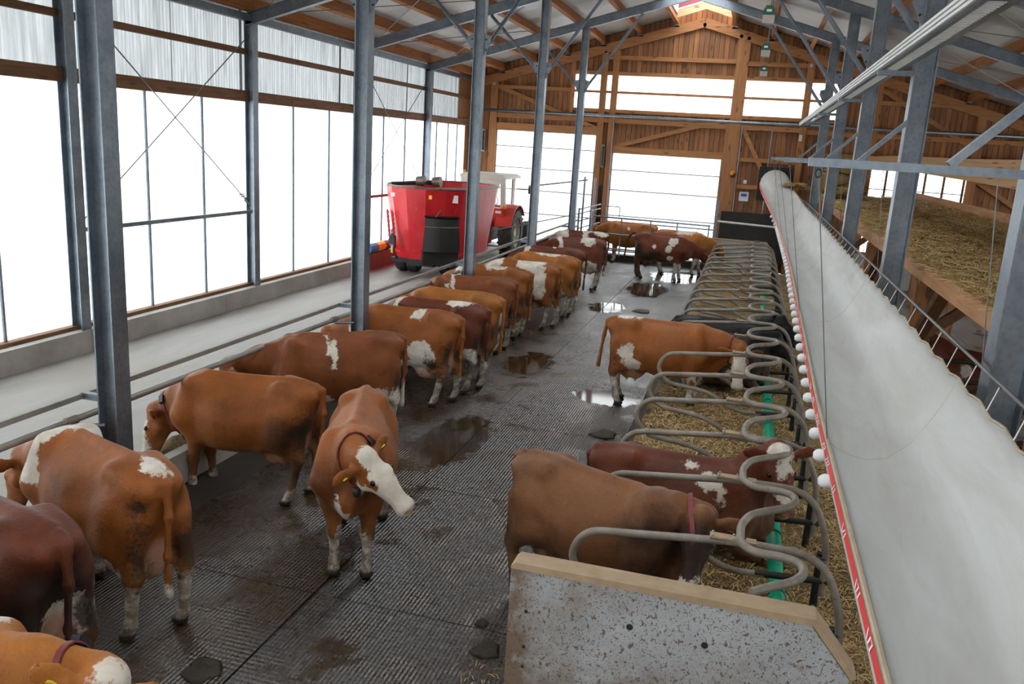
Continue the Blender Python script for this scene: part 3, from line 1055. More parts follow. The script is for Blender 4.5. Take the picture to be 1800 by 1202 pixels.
def bumpy_bed(x0, x1, y0, y1, nx, ny, z, amp, seed):
    rs = np.random.RandomState(seed)
    def smooth_noise(sh, step):
        a = rs.rand(sh[0] // step + 3, sh[1] // step + 3)
        xi = np.linspace(0, a.shape[0] - 1.01, sh[0])
        yi = np.linspace(0, a.shape[1] - 1.01, sh[1])
        i, j = xi.astype(int), yi.astype(int)
        fx, fy = (xi - i)[:, None], (yi - j)[None, :]
        fx, fy = fx * fx * (3 - 2 * fx), fy * fy * (3 - 2 * fy)
        return a[i][:, j] * (1 - fx) * (1 - fy) + a[i + 1][:, j] * fx * (1 - fy) + a[i][:, j + 1] * (1 - fx) * fy + a[i + 1][:, j + 1] * fx * fy
    h = smooth_noise((nx, ny), 6) + 0.5 * smooth_noise((nx, ny), 3) + 0.3 * smooth_noise((nx, ny), 2) - 0.9
    X = np.linspace(x0, x1, nx)
    Y = np.linspace(y0, y1, ny)
    Z = z + amp * h
    return X, Y, Z


bed = thing('lying_bed', 'long sawdust and straw bed of the lying boxes', 'bedding', (0, 17, 0))
X_, Y_, Z_ = bumpy_bed(BED_X0 + 0.02, BED_X1, 5.1, 29.3, 60, 320, BED_Z, 0.05, 3)
# the lane behind the boxes is bare and lower near the duct
vs = [(X_[i], Y_[j], float(Z_[i, j]) - 0.03 * (X_[i] > 1.0)) for i in range(60) for j in range(320)]
fs = [(i * 320 + j, (i + 1) * 320 + j, (i + 1) * 320 + j + 1, i * 320 + j + 1) for i in range(59) for j in range(319)]
o = MB().add(vs, fs).build('sawdust', 'sawdust', bed, smooth=True)
o['kind'] = 'stuff'
MB().prism([(BED_X0 - .14, 0.0), (BED_X0 - .04, 0.1), (BED_X0 + .04, 0.15), (BED_X0 + .1, 0.15), (BED_X0 + .1, -0.1), (BED_X0 - .14, -0.1)], 5.1, 29.3, 'y').build('bed_kerb', 'manure', bed)
# floor below/around the bed near the camera
box('bed_subfloor', 'concrete', bed, BED_X0 + .05, BED_X1, -1.0, 29.3, -0.15, 0.09)


def strands(name, n, xr, yr, zfun, parent, ln=(0.05, 0.16), w=0.0035, seed=1, tilt=0.35, alongy=0.0, kind='stuff'):
    rs = np.random.RandomState(seed)
    x = rs.uniform(xr[0], xr[1], n)
    y = rs.uniform(yr[0], yr[1], n)
    L = rs.uniform(ln[0], ln[1], n)
    a = rs.uniform(0, 2 * np.pi, n)
    if alongy:
        a = np.where(rs.rand(n) < alongy, np.pi / 2 + rs.normal(0, 0.4, n), a)
    tz = rs.uniform(-tilt * 0.4, tilt, n)
    z = zfun(x, y) + rs.uniform(0.0, 0.02, n)
    d = np.stack([np.cos(a), np.sin(a), tz], 1)
    p = np.stack([x, y, z], 1)
    s = np.stack([-np.sin(a), np.cos(a), rs.uniform(-.5, .5, n)], 1) * w
    q = p + d * L[:, None] * 0.5 + np.array([0, 0, 1]) * (rs.uniform(0, 0.02, n)[:, None])
    e = p + d * L[:, None] * np.array([1, 1, 0.6])
    v = np.empty((n, 6, 3))
    v[:, 0], v[:, 1], v[:, 2], v[:, 3], v[:, 4], v[:, 5] = p - s, p + s, q + s, q - s, e + s, e - s
    o0 = np.array(ORIGIN[parent.name])
    me = bpy.data.meshes.new(name)
    idx = np.arange(n)[:, None] * 6
    f = np.concatenate([idx + np.array([0, 1, 2, 3]), idx + np.array([3, 2, 4, 5])], 0)
    me.vertices.add(n * 6)
    me.vertices.foreach_set('co', (v.reshape(-1, 3) - o0).ravel())
    me.loops.add(len(f) * 4)
    me.loops.foreach_set('vertex_index', f.ravel())
    me.polygons.add(len(f))
    me.polygons.foreach_set('loop_start', np.arange(len(f)) * 4)
    me.update(calc_edges=True)
    at = me.attributes.new('tone', 'FLOAT', 'POINT')
    at.data.foreach_set('value', np.repeat(np.clip(rs.normal(0.5, 0.25, n), 0, 1), 6).astype(np.float32))
    me.materials.append(M['straw'])
    ob = bpy.data.objects.new(name, me)
    COL.objects.link(ob)
    ob.parent = parent
    ob['kind'] = kind
    ORIGIN[ob.name] = Vector(o0)
    return ob


def bed_z(x, y):
    i = np.clip(((x - X_[0]) / (X_[-1] - X_[0]) * 59).astype(int), 0, 59)
    j = np.clip(((y - 5.1) / 24.2 * 319).astype(int), 0, 319)
    return Z_[i, j] - 0.03 * (x > 1.0)


strands('straw', 14000, (BED_X0 + .1, 1.2), (5.1, 17), bed_z, bed, (0.03, 0.12), 0.004, 5)
strands('straw', 5000, (1.0, 1.9), (5.1, 12), bed_z, bed, (0.03, 0.14), 0.003, 6)

# concrete end walls of the lying boxes
for (y0, lab) in ((4.86, 'splashed grey concrete end wall in the foreground'), (29.3, 'pale concrete end wall at the far end of the lying boxes')):
    zt = 1.3 if y0 < 10 else 1.2
    w = thing('concrete_wall', lab, 'wall', (-0.2, y0 + .08, 0))
    prof = [(-1.22, 0.0), (-1.22, zt - 0.045), (0.645, zt - 0.045), (0.9, zt - 0.35), (0.93, 0.0)]
    MB().prism(prof, y0, y0 + 0.14, 'y').build('slab', 'splashed' if y0 < 10 else 'concrete', w)
    cap = MB()
    cp = [(-1.22, zt - 0.045), (0.655, zt - 0.045), (0.91, zt - 0.35), (0.94, zt - 0.33), (0.67, zt), (-1.19, zt), (-1.22, zt - 0.03)]
    cap.prism(cp, y0 - 0.012, y0 + 0.152, 'y')
    cap.build('wall_cap', 'dusty_cap', w)
    if y0 < 10:
        for (x, z, r) in ((-0.42, 1.0, .022), (0.05, 0.98, .022), (-1.1, 0.96, .012), (-1.1, 0.7, .012), (-1.1, 0.55, .01), (-1.1, 0.4, .01), (-0.05, 0.45, .012)):
            MB().cyl((x, y0 - .004, z), (x, y0 + .01, z), r, 10).build('anchor_hole', 'black_panel', w)
        MB().tube(arc_path([(0.72, y0 - .03, .55), (0.76, y0 - .08, .48), (0.84, y0 - .06, .42), (0.9, y0 - .02, .3)], .04), 0.012, 6).build('lifting_loop', 'worn_steel', w, smooth=True)

# dividers: tube loop, lower tube, black post, clamp plate
div_path = arc_path([(0.99, 0, 0.28), (0.98, 0, 0.78), (0.80, 0, 1.21), (0.2, 0, 1.215), (-0.92, 0, 1.10), (-1.04, 0, 0.86), (-0.86, 0, 0.66), (-0.25, 0, 0.60), (0.16, 0, 0.36), (0.5, 0, 0.38)],
                    [0, .3, .42, .2, .28, .2, .2, .2, .3, 0], 6)
proto = None
for k in range(ND):
    Y = D0 + DP * k
    if Y > 29.0:
        break
    words = 'nearest second third fourth fifth sixth seventh eighth ninth tenth eleventh twelfth thirteenth fourteenth fifteenth sixteenth seventeenth eighteenth nineteenth'.split()
    lab = 'bent grey tube bed divider, %s from the splashed foreground wall' % words[k]
    if proto is None:
        d = thing('bed_divider', lab, 'divider', (0, Y, 0), 'tube dividers of the lying boxes')
        parts = []
        parts.append(MB().tube([p + V(0, Y, 0) for p in div_path], 0.03, 10).build('loop_tube', 'tube', d, smooth='auto'))
        parts.append(MB().tube([(0.42, Y, 0.38), (1.04, Y, 0.42)], 0.03, 10).build('link_tube', 'black_rubber', d, smooth='auto'))
        parts.append(MB().tube([(0.94, Y + .03, 0.05), (0.94, Y + .03, 0.66)], 0.034, 10).build('post', 'black_rubber', d, smooth='auto'))
        c = MB()
        c.box(0.0, 0.19, Y - .04, Y + .04, 1.232, 1.244)
        c.box(0.26, 0.33, Y - .04, Y + .04, 1.228, 1.24)
        parts.append(c.build('clamp_plate', 'dusty_cap', d))
        b = MB()
        for xx in (0.02, 0.17):
            for s in (-.03, .03):
                b.cyl((xx, Y + s, 1.244), (xx, Y + s, 1.258), 0.009, 6)
        parts.append(tag(b.build('clamp_bolts', 'bolt', d), kind='stuff'))
        parts.append(MB().tube([(0.965 + .045 * math.cos(a), Y + .02 + .045 * math.sin(a), 0.63) for a in np.linspace(0, 6.28, 12)[:-1]], 0.01, 5, closed=True).build('post_clamp', 'dark_iron', d))
        proto = (d, parts, Y)
    else:
        d = proto[0].copy()
        COL.objects.link(d)
        d.location = (0, Y, 0)
        ORIGIN[d.name] = Vector((0, Y, 0))
        d['label'] = lab
        for p in proto[1]:
            q = p.copy()
            COL.objects.link(q)
            q.parent = d
# serpentine neck rail over the dividers
path = []
for k in range(-1, ND):
    Y = D0 + DP * k
    for (dx, f) in ((0.0, 0.0), (0.0, 0.1), (0.02, 0.2), (0.08, 0.33), (0.2, 0.43), (0.33, 0.52), (0.405, 0.62), (0.415, 0.71), (0.37, 0.78), (0.25, 0.805), (0.11, 0.81), (0.03, 0.87), (0.0, 0.94)):
        yy_ = Y + f * DP
        if 5.03 < yy_ < 28.7:
            path.append((0.215 + dx, yy_, 1.27))


def catmull(pts, sub=3, closed=False):
    pts = [Vector(p) for p in pts]
    out = []
    n = len(pts)
    for i in range(n if closed else n - 1):
        p0 = pts[(i - 1) % n] if (closed or i > 0) else pts[0]
        p1, p2 = pts[i], pts[(i + 1) % n]
        p3 = pts[(i + 2) % n] if (closed or i < n - 2) else pts[-1]
        for k in range(sub):
            t = k / sub
            out.append(0.5 * (2 * p1 + (p2 - p0) * t + (2 * p0 - 5 * p1 + 4 * p2 - p3) * t * t + (3 * p1 - p0 - 3 * p2 + p3) * t ** 3))
    if not closed:
        out.append(pts[-1])
    return out


nr = MB().tube(catmull(path, 3), 0.031, 10).build('neck_rail', 'tube', origin=(0.24, 17, 1.27), smooth='auto')
tag(nr, 'long wavy grey neck rail winding over all bed dividers', 'rail')
# green brisket tubes
gt = thing('brisket_tube', 'long green plastic brisket tube lying along the bed', 'tube', (0.62, 17, 0.2))
for k in range(-1, ND):
    Y = D0 + DP * k
    y0, y1 = max(5.2, Y + .03), min(Y + DP - .03, 29.2)
    MB().tube([(0.63, y0, 0.2), (0.63, y1, 0.2)], 0.072, 12).build('tube_section', 'green_plastic', gt, smooth='auto')

# ------------------------------------------------------------------ feed barrier rails
for (x, z, lab, r) in ((-5.62, 1.29, 'lower round rail of the feed barrier over the cows necks', 0.034), (-5.64, 1.48, 'upper rail of the feed barrier', 0.03)):
    r_ = thing('feed_rail', lab, 'rail', (x, 12, z), 'feed barrier rails')
    if z > 1.4:
        MB().bar((x, Y_FRONT + .1, z), (x, 28.6, z), 0.05, 0.05).build('tube', 'rail_steel', r_)
    else:
        MB().tube([(x, Y_FRONT + .1, z), (x, 28.6, z)], r, 10).build('tube', 'rail_steel', r_, smooth='auto')
    for Y in FRAMES:
        if z < 1.4:
            MB().tube([(x + .02, Y - .18, z - .04), (-5.36, Y - .06, z - .04)], 0.02, 8).build('bracket', 'galv', r_, smooth='auto')
            MB().tube([(x, Y - .24, z), (x, Y - .12, z)], 0.045, 10).build('clamp', 'tube', r_, smooth='auto')
        else:
            MB().box(x, -5.38, Y - .03, Y + .03, z - .03, z + .03).build('bracket', 'galv', r_)

# fodder ridge along the kerb
rs = np.random.RandomState(4)
n1, n2 = 14, 200
vs, fs = [], []
yv = np.linspace(2.0, 28.0, n2)
hgt = 0.16 + 0.07 * np.sin(yv * 1.7) + 0.05 * np.sin(yv * 4.1 + 1)
for i in range(n1):
    t = i / (n1 - 1)
    for j in range(n2):
        prof_ = math.sin(math.pi * min(1.0, t * 1.15 + 0.12)) if t < 0.9 else math.sin(math.pi * 0.97) * (1 - t) * 3
        vs.append((-5.69 - 0.85 * t - 0.06 * math.sin(yv[j] * 2.3) * t, yv[j], ALLEY_Z - .01 + max(0, prof_) * hgt[j] * rs.uniform(.8, 1.15)))
fs = [(i * n2 + j, i * n2 + j + 1, (i + 1) * n2 + j + 1, (i + 1) * n2 + j) for i in range(n1 - 1) for j in range(n2 - 1)]
fo = MB().add(vs, fs).build('fodder', 'fodder', origin=(-6.1, 14, ALLEY_Z), smooth=True)
tag(fo, 'chopped fodder heaped along the feed kerb', 'fodder', kind='stuff')

# ------------------------------------------------------------------ air duct of slack white fabric
SEC = [(.70, 2.075), (.735, 2.0), (.80, 1.955), (.90, 1.93), (1.0, 1.92), (1.14, 1.95), (1.27, 2.07), (1.38, 2.27), (1.45, 2.42), (1.50, 2.555),
       (1.535, 2.50), (1.50, 2.26), (1.42, 2.03), (1.28, 1.85), (1.12, 1.775), (.98, 1.76), (.86, 1.79), (.745, 1.86), (.70, 1.94), (.688, 2.03)]
NS = len(SEC)
MOUTH = []
for i in range(NS):
    # lip sits at the left, right edge at the right: top half runs over the crown
    if i <= 9:
        a = math.pi - math.pi * i / 9.0
    else:
        a = -math.pi * (i - 9) / (NS - 9.0)
    MOUTH.append((0.72 + 0.5 * math.cos(a), 3.06 + 0.5 * math.sin(a)))


def lipshift(y):
    return 0.10 * max(0.0, min(1.0, (y - 7) / 9.0)), 0.10 * max(0.0, min(1.0, (y - 7) / 12.0))


def duct_sec(y):
    t = max(0.0, min(1.0, (y - 24.5) / 6.0))
    t = t * t * (3 - 2 * t)
    sag = 0.02 * math.cos(2 * math.pi * y / 0.56)
    dx, dz = lipshift(y)
    out = []
    for i, ((x, z), (mx, mz)) in enumerate(zip(SEC, MOUTH)):
        w_l = max(0.0, 1 - abs(x - .7) / .55)
        w_r = max(0.0, 1 - abs(x - 1.52) / .12) if z > 2.3 else 0
        # the upper layer slumps between the seams
        ripple = 0.012 * math.sin(y * 1.9 + x * 5) + 0.008 * math.sin(y * 5.3 - x * 9)
        px, pz = x + dx * w_l, z + dz * (1 if y > 7 else 1) + sag * w_r + ripple * (0.3 < (x - .6) < .7)
        tt = t if i <= 9 else min(1.0, t * 1.05)
        # top layer only rises near the mouth
        if i <= 9:
            tt = max(0.0, (t - 0.25) / 0.75) ** 1.6 if 0 < i < 9 else t
        out.append((px * (1 - tt) + mx * tt, y, pz * (1 - tt) + mz * tt))
    return out


du = thing('air_duct', 'slack white fabric air duct running the length of the barn', 'air duct', (1.0, 15, 2.0))
ys_ = list(np.arange(-1.0, 24.0, 0.14)) + list(np.arange(24.0, 30.95, 0.12))
MB().loft([duct_sec(y) for y in ys_], True, False).build('fabric_tube', 'fabric', du, smooth=True)
# hems and seams
lip = lambda y: V(*duct_sec(y)[0])
redge = lambda y: V(*duct_sec(y)[9])
MB().tube([lip(y) + V(0.004, 0, 0.004) for y in ys_], 0.014, 6).build('lip_hem', 'duct_hem', du, smooth='auto')
MB().tube([redge(y) for y in ys_], 0.009, 6).build('edge_hem', 'duct_hem', du, smooth='auto')
for y in np.arange(1.14, 30, 5.0):
    MB().tube([V(*p) for p in duct_sec(y)[:10]], 0.005, 6).build('seam', 'duct_seam', du, smooth='auto')
# red printed band below the lip with worn white letters
vs, fs = [], []
for j, y in enumerate(ys_[:-6]):
    a, b = V(*duct_sec(y)[0]), V(*duct_sec(y)[-1])
    o_ = V(-0.016, 0, 0.0)
    vs += [a + o_ + V(0, 0, .006), b + V(-.012, 0, .006)]
    if j:
        fs.append((2 * j - 2, 2 * j - 1, 2 * j + 1, 2 * j))
MB().add(vs, fs).build('red_band', 'red_print', du)
lt = MB()
y = 1.0
rr = random.Random(3)
while y < 26:
    for g in range(rr.choice((2, 3, 3, 5))):
        sl = rr.choice((-0.02, 0.02, 0.0))
        a0, b0 = V(*duct_sec(y)[0]) + V(-.019, 0, -.002), V(*duct_sec(y)[-1]) + V(-.016, 0, 0.012)
        lt.add([a0 + V(0, sl, 0), a0 + V(0, sl + .018, 0), b0 + V(0, .018 - sl, 0), b0 + V(0, -sl, 0)], [(0, 1, 2, 3)])
        if rr.random() < .5:
            lt.add([a0 + V(0, 0, 0), a0 + V(0, .05, 0), a0 + V(0, .05, -.012), a0 + V(0, 0, -.012)], [(0, 1, 2, 3)])
        y += 0.055
    y += rr.uniform(.12, .5)
tag(lt.build('lettering', 'white_print', du), kind='stuff')
# round nozzles
y = 5.5
while y < 27:
    s = duct_sec(y)
    p = V(*s[-2])
    nz = MB()
    nz.tube([p + V(0.03, 0, 0), p + V(-.015, 0, -.004), p + V(-.025, 0, -.004), p + V(-.05, 0, -.01), p + V(-.066, 0, -.012)], [.043, .045, .047, .038, .02], 12)
    nz.build('nozzle', 'nozzle_white', du, smooth=True)
    y += 0.5
# carrying cable on the right and its short strings
cb = MB().tube([(1.56, -1, 2.71), (1.56, 30.8, 2.74)], 0.012, 6).build('duct_cable', 'wire', origin=(1.56, 15, 2.71))
tag(cb, 'straight steel cable along the right edge of the fabric duct', 'cable')
st = MB()
y = 0.4
while y < 29:
    p = redge(y)
    MB().tube([(1.56, y + .02, 2.71), (p.x, y - .02, p.z)], 0.004, 5).build('string', 'white_print', du)
    MB().tube([(1.56, y - .03, 2.712), (1.56, y + .05, 2.712)], 0.013, 6).build('knot', 'dark_iron', du)
    y += 0.56
# hanging wires from the arms to the lip
for k, Y in enumerate(FRAMES):
    hw = thing('duct_hanger', 'thin wire with shackle hanging from the %s bracket arm to the duct' % ordinal[k], 'wire', (0.4, Y - .14, 3.9), 'duct hanger wires')
    x0 = 0.4 if k < 4 else 0.55
    MB().tube([(x0, Y - .14, 3.88), lip(Y - .14)], 0.004, 5).build('wire', 'wire', hw)
    MB().tube([(x0 + .018 * math.cos(a), Y - .14, 3.87 + .026 * math.sin(a)) for a in np.linspace(0, 6.28, 12)[:-1]], .006, 6, closed=True).build('shackle', 'dark_iron', hw)
    MB().tube([(1.45, Y - .14, 3.9), (1.56, Y - .14, 2.72)], 0.004, 5).build('wire', 'wire', hw)
MB_ = MB().box(0.16, 1.26, 30.76, 30.82, 2.5, 3.64).build('fan_panel', 'black_panel', origin=(.7, 30.8, 2.5))
tag(MB_, 'square black panel at the far end of the fabric duct', 'panel')

# ------------------------------------------------------------------ cable tray
tr = thing('cable_tray', 'long galvanised perforated cable tray along the inner posts', 'cable tray', (1.4, 18, 5.0))
MB().box(1.26, 1.272, 1.0, 30.7, 5.02, 5.155).build('side_rail', 'galv', tr)
MB().box(1.5, 1.512, 1.0, 30.7, 5.02, 5.155).build('side_rail', 'galv', tr)
for i in range(3):
    MB().box(1.245, 1.262, 1.0, 30.7, 5.03 + i * .042, 5.055 + i * .042).build('conduit', 'white_trim', tr)
MB().box(1.27, 1.32, 1.0, 30.7, 5.015, 5.025).build('floor_strip', 'galv', tr)
MB().box(1.44, 1.5, 1.0, 30.7, 5.015, 5.025).build('floor_strip', 'galv', tr)
rung = MB()
y = 5.0
first = None
while y < 24:
    if first is None:
        first = MB().bar((1.3, y, 5.02), (1.46, y + .03, 5.02), 0.035, 0.01).build('rung', 'white_trim', tr)
        y_first = y
    else:
        q = first.copy()
        COL.objects.link(q)
        q.parent = tr
        q.location = (0, y - y_first, 0)
    y += 0.085
for Y in FRAMES:
    MB().box(1.24, 1.66, Y - .06, Y + .02, 4.96, 5.015).build('bracket', 'galv', tr)
MB().box(1.3, 1.4, 30.6, 30.75, 4.55, 4.75).build('sensor_box', 'box_white', tr)

# ------------------------------------------------------------------ straw loft
LX0, LX1, LZ = 2.1, 4.95, 2.83
lf = thing('straw_loft', 'wooden loft deck covered with loose straw, right of the posts', 'loft', (3.5, 18, 2.6))
for (a, b) in ((4.0, 9.0), (9.0, 14.0), (14.0, 19.0), (19.0, 24.0), (24.0, 30.8)):
    MB().box(LX0 - .04, LX0 + .04, a, b - .01, LZ - .2, LZ).build('edge_beam', 'loft_timber', lf)
    MB().box(LX1 - .03, LX1 + .03, a, b - .01, LZ - .1, LZ + .32).build('back_board', 'loft_timber', lf)
y = 4.0
while y < 30.7:
    MB().box(LX0 + .04, LX1 - .03, y, y + .245, LZ - .07, LZ - .03).build('deck_plank', 'loft_timber', lf)
    y += 0.25
for Y in FRAMES:
    MB().box(LX0 + .02, LX1, Y + .22, Y + .36, LZ - .3, LZ - .07).build('joist', 'timber_x', lf)
    MB().box(LX0 + .04, LX0 + .2, Y + .5, Y + .66, 0, LZ - .28).build('post', 'timber_z', lf)
    MB().box(LX1 - .2, LX1 - .04, Y + .5, Y + .66, 0, LZ - .28).build('post', 'timber_z', lf)
    MB().bar((LX0 + .12, Y + .6, 1.7), (LX0 + .12, Y - 0.7, LZ - .22), .12, .14, (1, 0, 0)).build('strut', 'timber_old', lf)
    MB().bar((LX0 + .12, Y + .6, 1.75), (LX0 + 1.1, Y + .6, LZ - .2), .12, .12, (0, 1, 0)).build('strut', 'timber_old', lf)
Xs, Ys, Zs = bumpy_bed(LX0 - .03, LX1 - .04, 4.0, 30.7, 40, 200, LZ + .03, 0.07, 9)
vs = [(Xs[i], Ys[j], float(Zs[i, j]) + .10 * max(0, (i - 26) / 14) - (.05 if i == 0 else 0)) for i in range(40) for j in range(200)]
fs = [(i * 200 + j, (i + 1) * 200 + j, (i + 1) * 200 + j + 1, i * 200 + j + 1) for i in range(39) for j in range(199)]
sl = thing('loose_straw', 'layer of loose straw spread over the loft deck', 'straw', (3.5, 18, LZ))
o = MB().add(vs, fs).build('straw_layer', 'straw_base', sl, smooth=True)
o['kind'] = 'stuff'


def loft_z(x, y):
    i = np.clip(((x - Xs[0]) / (Xs[-1] - Xs[0]) * 39).astype(int), 0, 39)
    j = np.clip(((y - 4.0) / 26.7 * 199).astype(int), 0, 199)
    return Zs[i, j] + .10 * np.maximum(0, (i - 26) / 14)


strands('straw', 26000, (LX0 + .02, LX1 - .1), (8, 22), loft_z, sl, (0.08, 0.28), 0.005, 11, 0.25, 0.3)
strands('straw', 9000, (LX0 + .0, LX1 - .1), (22, 30.6), loft_z, sl, (0.12, 0.35), 0.008, 12, 0.25, 0.3)
strands('straw', 2600, (LX0 - .07, LX0 + .08), (7, 30), lambda x, y: LZ + 0.0 * x, sl, (0.06, 0.25), 0.004, 13, 0.1)
# straw bales near the gable
def bale(name, x0, x1, y0, y1, z0, z1, lab, seed):
    b = thing(name, lab, 'straw bale', ((x0 + x1) / 2, (y0 + y1) / 2, z0), 'straw bales on the loft')
    rs_ = np.random.RandomState(seed)
    g = 10
    m_ = MB()
    # a rounded, lumpy block: subdivided box pushed around
    pts, fcs = [], []
    def face(o_, u, w):
        base = len(pts)
        for i in range(g + 1):
            for j in range(g + 1):
                p = V(*o_) + V(*u) * (i / g) + V(*w) * (j / g)
                c = V((x0 + x1) / 2, (y0 + y1) / 2, (z0 + z1) / 2)
                h = V((x1 - x0) / 2, (y1 - y0) / 2, (z1 - z0) / 2)
                q = V((p.x - c.x) / h.x, (p.y - c.y) / h.y, (p.z - c.z) / h.z)
                l6 = (abs(q.x) ** 6 + abs(q.y) ** 6 + abs(q.z) ** 6) ** (1 / 6)
                q = q / l6
                p = c + V(q.x * h.x, q.y * h.y, q.z * h.z)
                p += V(math.sin(p.y * 9 + p.z * 7), math.sin(p.x * 8 + p.z * 11), math.sin(p.x * 10 + p.y * 6)) * .03
                if p.z < z0:
                    p.z = z0
                pts.append(p)
        for i in range(g):
            for j in range(g):
                a = base + i * (g + 1) + j
                fcs.append((a, a + g + 1, a + g + 2, a + 1))
    dx, dy, dz = x1 - x0, y1 - y0, z1 - z0
    face((x0, y0, z0), (dx, 0, 0), (0, 0, dz))
    face((x0, y1, z0), (0, 0, dz), (dx, 0, 0))
    face((x0, y0, z0), (0, 0, dz), (0, dy, 0))
    face((x1, y0, z0), (0, dy, 0), (0, 0, dz))
    face((x0, y0, z1), (dx, 0, 0), (0, dy, 0))
    face((x0, y0, z0), (0, dy, 0), (dx, 0, 0))
    m_.add(pts, fcs)
    m_.build('bale_body', 'straw_base', b, smooth=True)
    strands('bale_straw', 900, (x0 + .05, x1 - .05), (y0 - .02, y0 + .05), lambda x, y: rs_.uniform(z0 + .05, z1 - .05, len(x)), b, (.1, .3), .008, seed)
    strands('bale_straw', 500, (x0 + .05, x1 - .05), (y0 + .05, y1 - .05), lambda x, y: z1 - .05 + 0 * x, b, (.1, .3), .008, seed + 1)
    for t in (.3, .7):
        xx = x0 + dx * t
        MB().tube(arc_path([(xx, y0 - .035, z0 + .05), (xx, y0 - .035, z1 + .02), (xx, y1, z1 + .02)], .1), .008, 5).build('twine', 'yellow_paint', b)
    return b


bale('straw_bale', 2.2, 3.45, 29.3, 30.6, LZ + .1, LZ + .75, 'lower straw bale on the loft against the gable', 21)
bale('straw_bale', 2.25, 3.4, 29.35, 30.55, LZ + .74, LZ + 1.34, 'upper straw bale stacked at the gable end of the loft', 23)
bale('straw_bale', 2.15, 3.0, 26.2, 27.2, LZ + .05, LZ + .38, 'torn low straw bale on the front edge of the loft', 25)
# straw caught on the far end of the duct
sh = thing('straw_tuft', 'tuft of straw lying over the far edge of the fabric duct', 'straw', (1.35, 29.2, 3.1))
strands('straw', 700, (1.0, 1.7), (28.9, 29.6), lambda x, y: 3.15 - .35 * np.abs(x - 1.3) + 0 * y, sh, (.15, .4), .009, 31, .3)
# long plank beam beyond the loft
pb = MB().prism([(2.6, 4.10), (4.5, 4.26), (6.4, 4.28), (9.2, 4.4), (9.2, 3.3), (6.4, 3.62), (5.1, 3.76), (4.5, 3.96), (2.6, 3.95)], 30.4, 30.44, 'y').build('wide_board', 'pale_fascia', origin=(5.5, 30.42, 3.3))
tag(pb, 'wide pale wooden board across the gable above the loft window', 'board')
# dividers and beds under the loft
for k in range(4):
    Y = 9.8 + 1.3 * k
    d = thing('bed_divider', 'dark tube divider under the straw loft, %s from the front' % ('first', 'second', 'third', 'fourth')[k], 'divider', (3.4, Y, 0), 'tube dividers under the loft')
    MB().tube(arc_path([(2.3, Y, 0.2), (2.3, Y, 1.05), (3.5, Y, 1.15), (3.85, Y, .95), (3.5, Y, .62), (2.3, Y, .55)], [.1, .2, .25, .25, .2, 0]), .03, 8).build('loop_tube', 'black_rubber', d, smooth='auto')
box_ = MB().box(2.0, 3.9, 5.0, 24, 0, 0.14).build('lying_bed_strip', 'sawdust', origin=(2.9, 15, 0))
tag(box_, 'narrow sawdust bed in the shade under the straw loft', 'bedding')
cw = MB().box(2.2, 5.5, 29.6, 29.75, 0, 1.05).build('concrete_wall', 'concrete', origin=(3.8, 29.7, 0))
tag(cw, 'low grey concrete wall under the far end of the loft', 'wall')

# ------------------------------------------------------------------ black board and white pipe by the gable
bb = thing('rubber_wall_guard', 'dirty black rubber guard board below the gable cladding', 'panel', (0.3, 30.6, 0.4))
box('panel', 'dirty_black_panel', bb, -0.95, 1.7, 30.5, 30.56, 0.4, 2.05)
wp = MB().tube([(-1.06, 30.05, 1.72), (1.2, 30.05, 1.66)], .035, 8).build('white_pipe', 'white_trim', origin=(0, 30.05, 1.7), smooth='auto')
tag(wp, 'white pipe in front of the black guard board', 'pipe')
wpp = MB().box(-1.1, -1.02, 29.95, 30.03, 0, 2.4).build('gate_post', 'galv', origin=(-1.06, 30, 0))
tag(wpp, 'galvanised gate post beside the black guard board', 'post')
cbx = thing('control_box', 'small white control box with blue display on the gable', 'control box', (-0.25, 30.9, 2.5))
box('case', 'box_white', cbx, -0.42, -0.1, 30.88, 30.96, 2.42, 2.74)
box('display', 'screen_blue', cbx, -0.36, -0.16, 30.875, 30.882, 2.58, 2.68)
MB().tube([(-.26, 30.93, 2.42), (-.26, 30.93, 1.9)], .015, 6).build('cable', 'wire', cbx)
b2 = thing('junction_box', 'tiny grey junction box above the control box', 'box', (-0.28, 30.9, 3.05))
box('case', 'box_white', b2, -0.33, -0.22, 30.9, 30.97, 3.02, 3.14)
b3 = thing('warning_lamp', 'small orange lamp on the big gable post', 'lamp', (-0.75, 30.84, 3.3))
MB().sphere((-0.72, 30.78, 3.35), .08, 10, 7).build('lens', 'orange_lens', b3, smooth=True)
box('base', 'dark_iron', b3, -0.79, -0.65, 30.79, 30.84, 3.2, 3.3)
for (x, z, nm) in ((-5.32, 3.6, 'upper galvanised door spring housing on the post between the doors'), (-9.85, 3.9, 'galvanised door spring housing left of the tall door')):
    s_ = thing('door_spring', nm, 'door fitting', (x, 30.8, z))
    box('bracket', 'galv', s_, x - .05, x + .05, 30.76, 30.83, z - .35, z + .45)
    MB().tube([(x, 30.74, z - .3), (x, 30.74, z + .4)], .03, 8).build('spring', 'dark_iron', s_)
tag(MB().box(-5.4, -5.22, 30.9, 30.99, 0, 2.6).build('dark_board', 'black_panel', origin=(-5.31, 30.95, 0)), 'narrow dark board between the two doors', 'board')

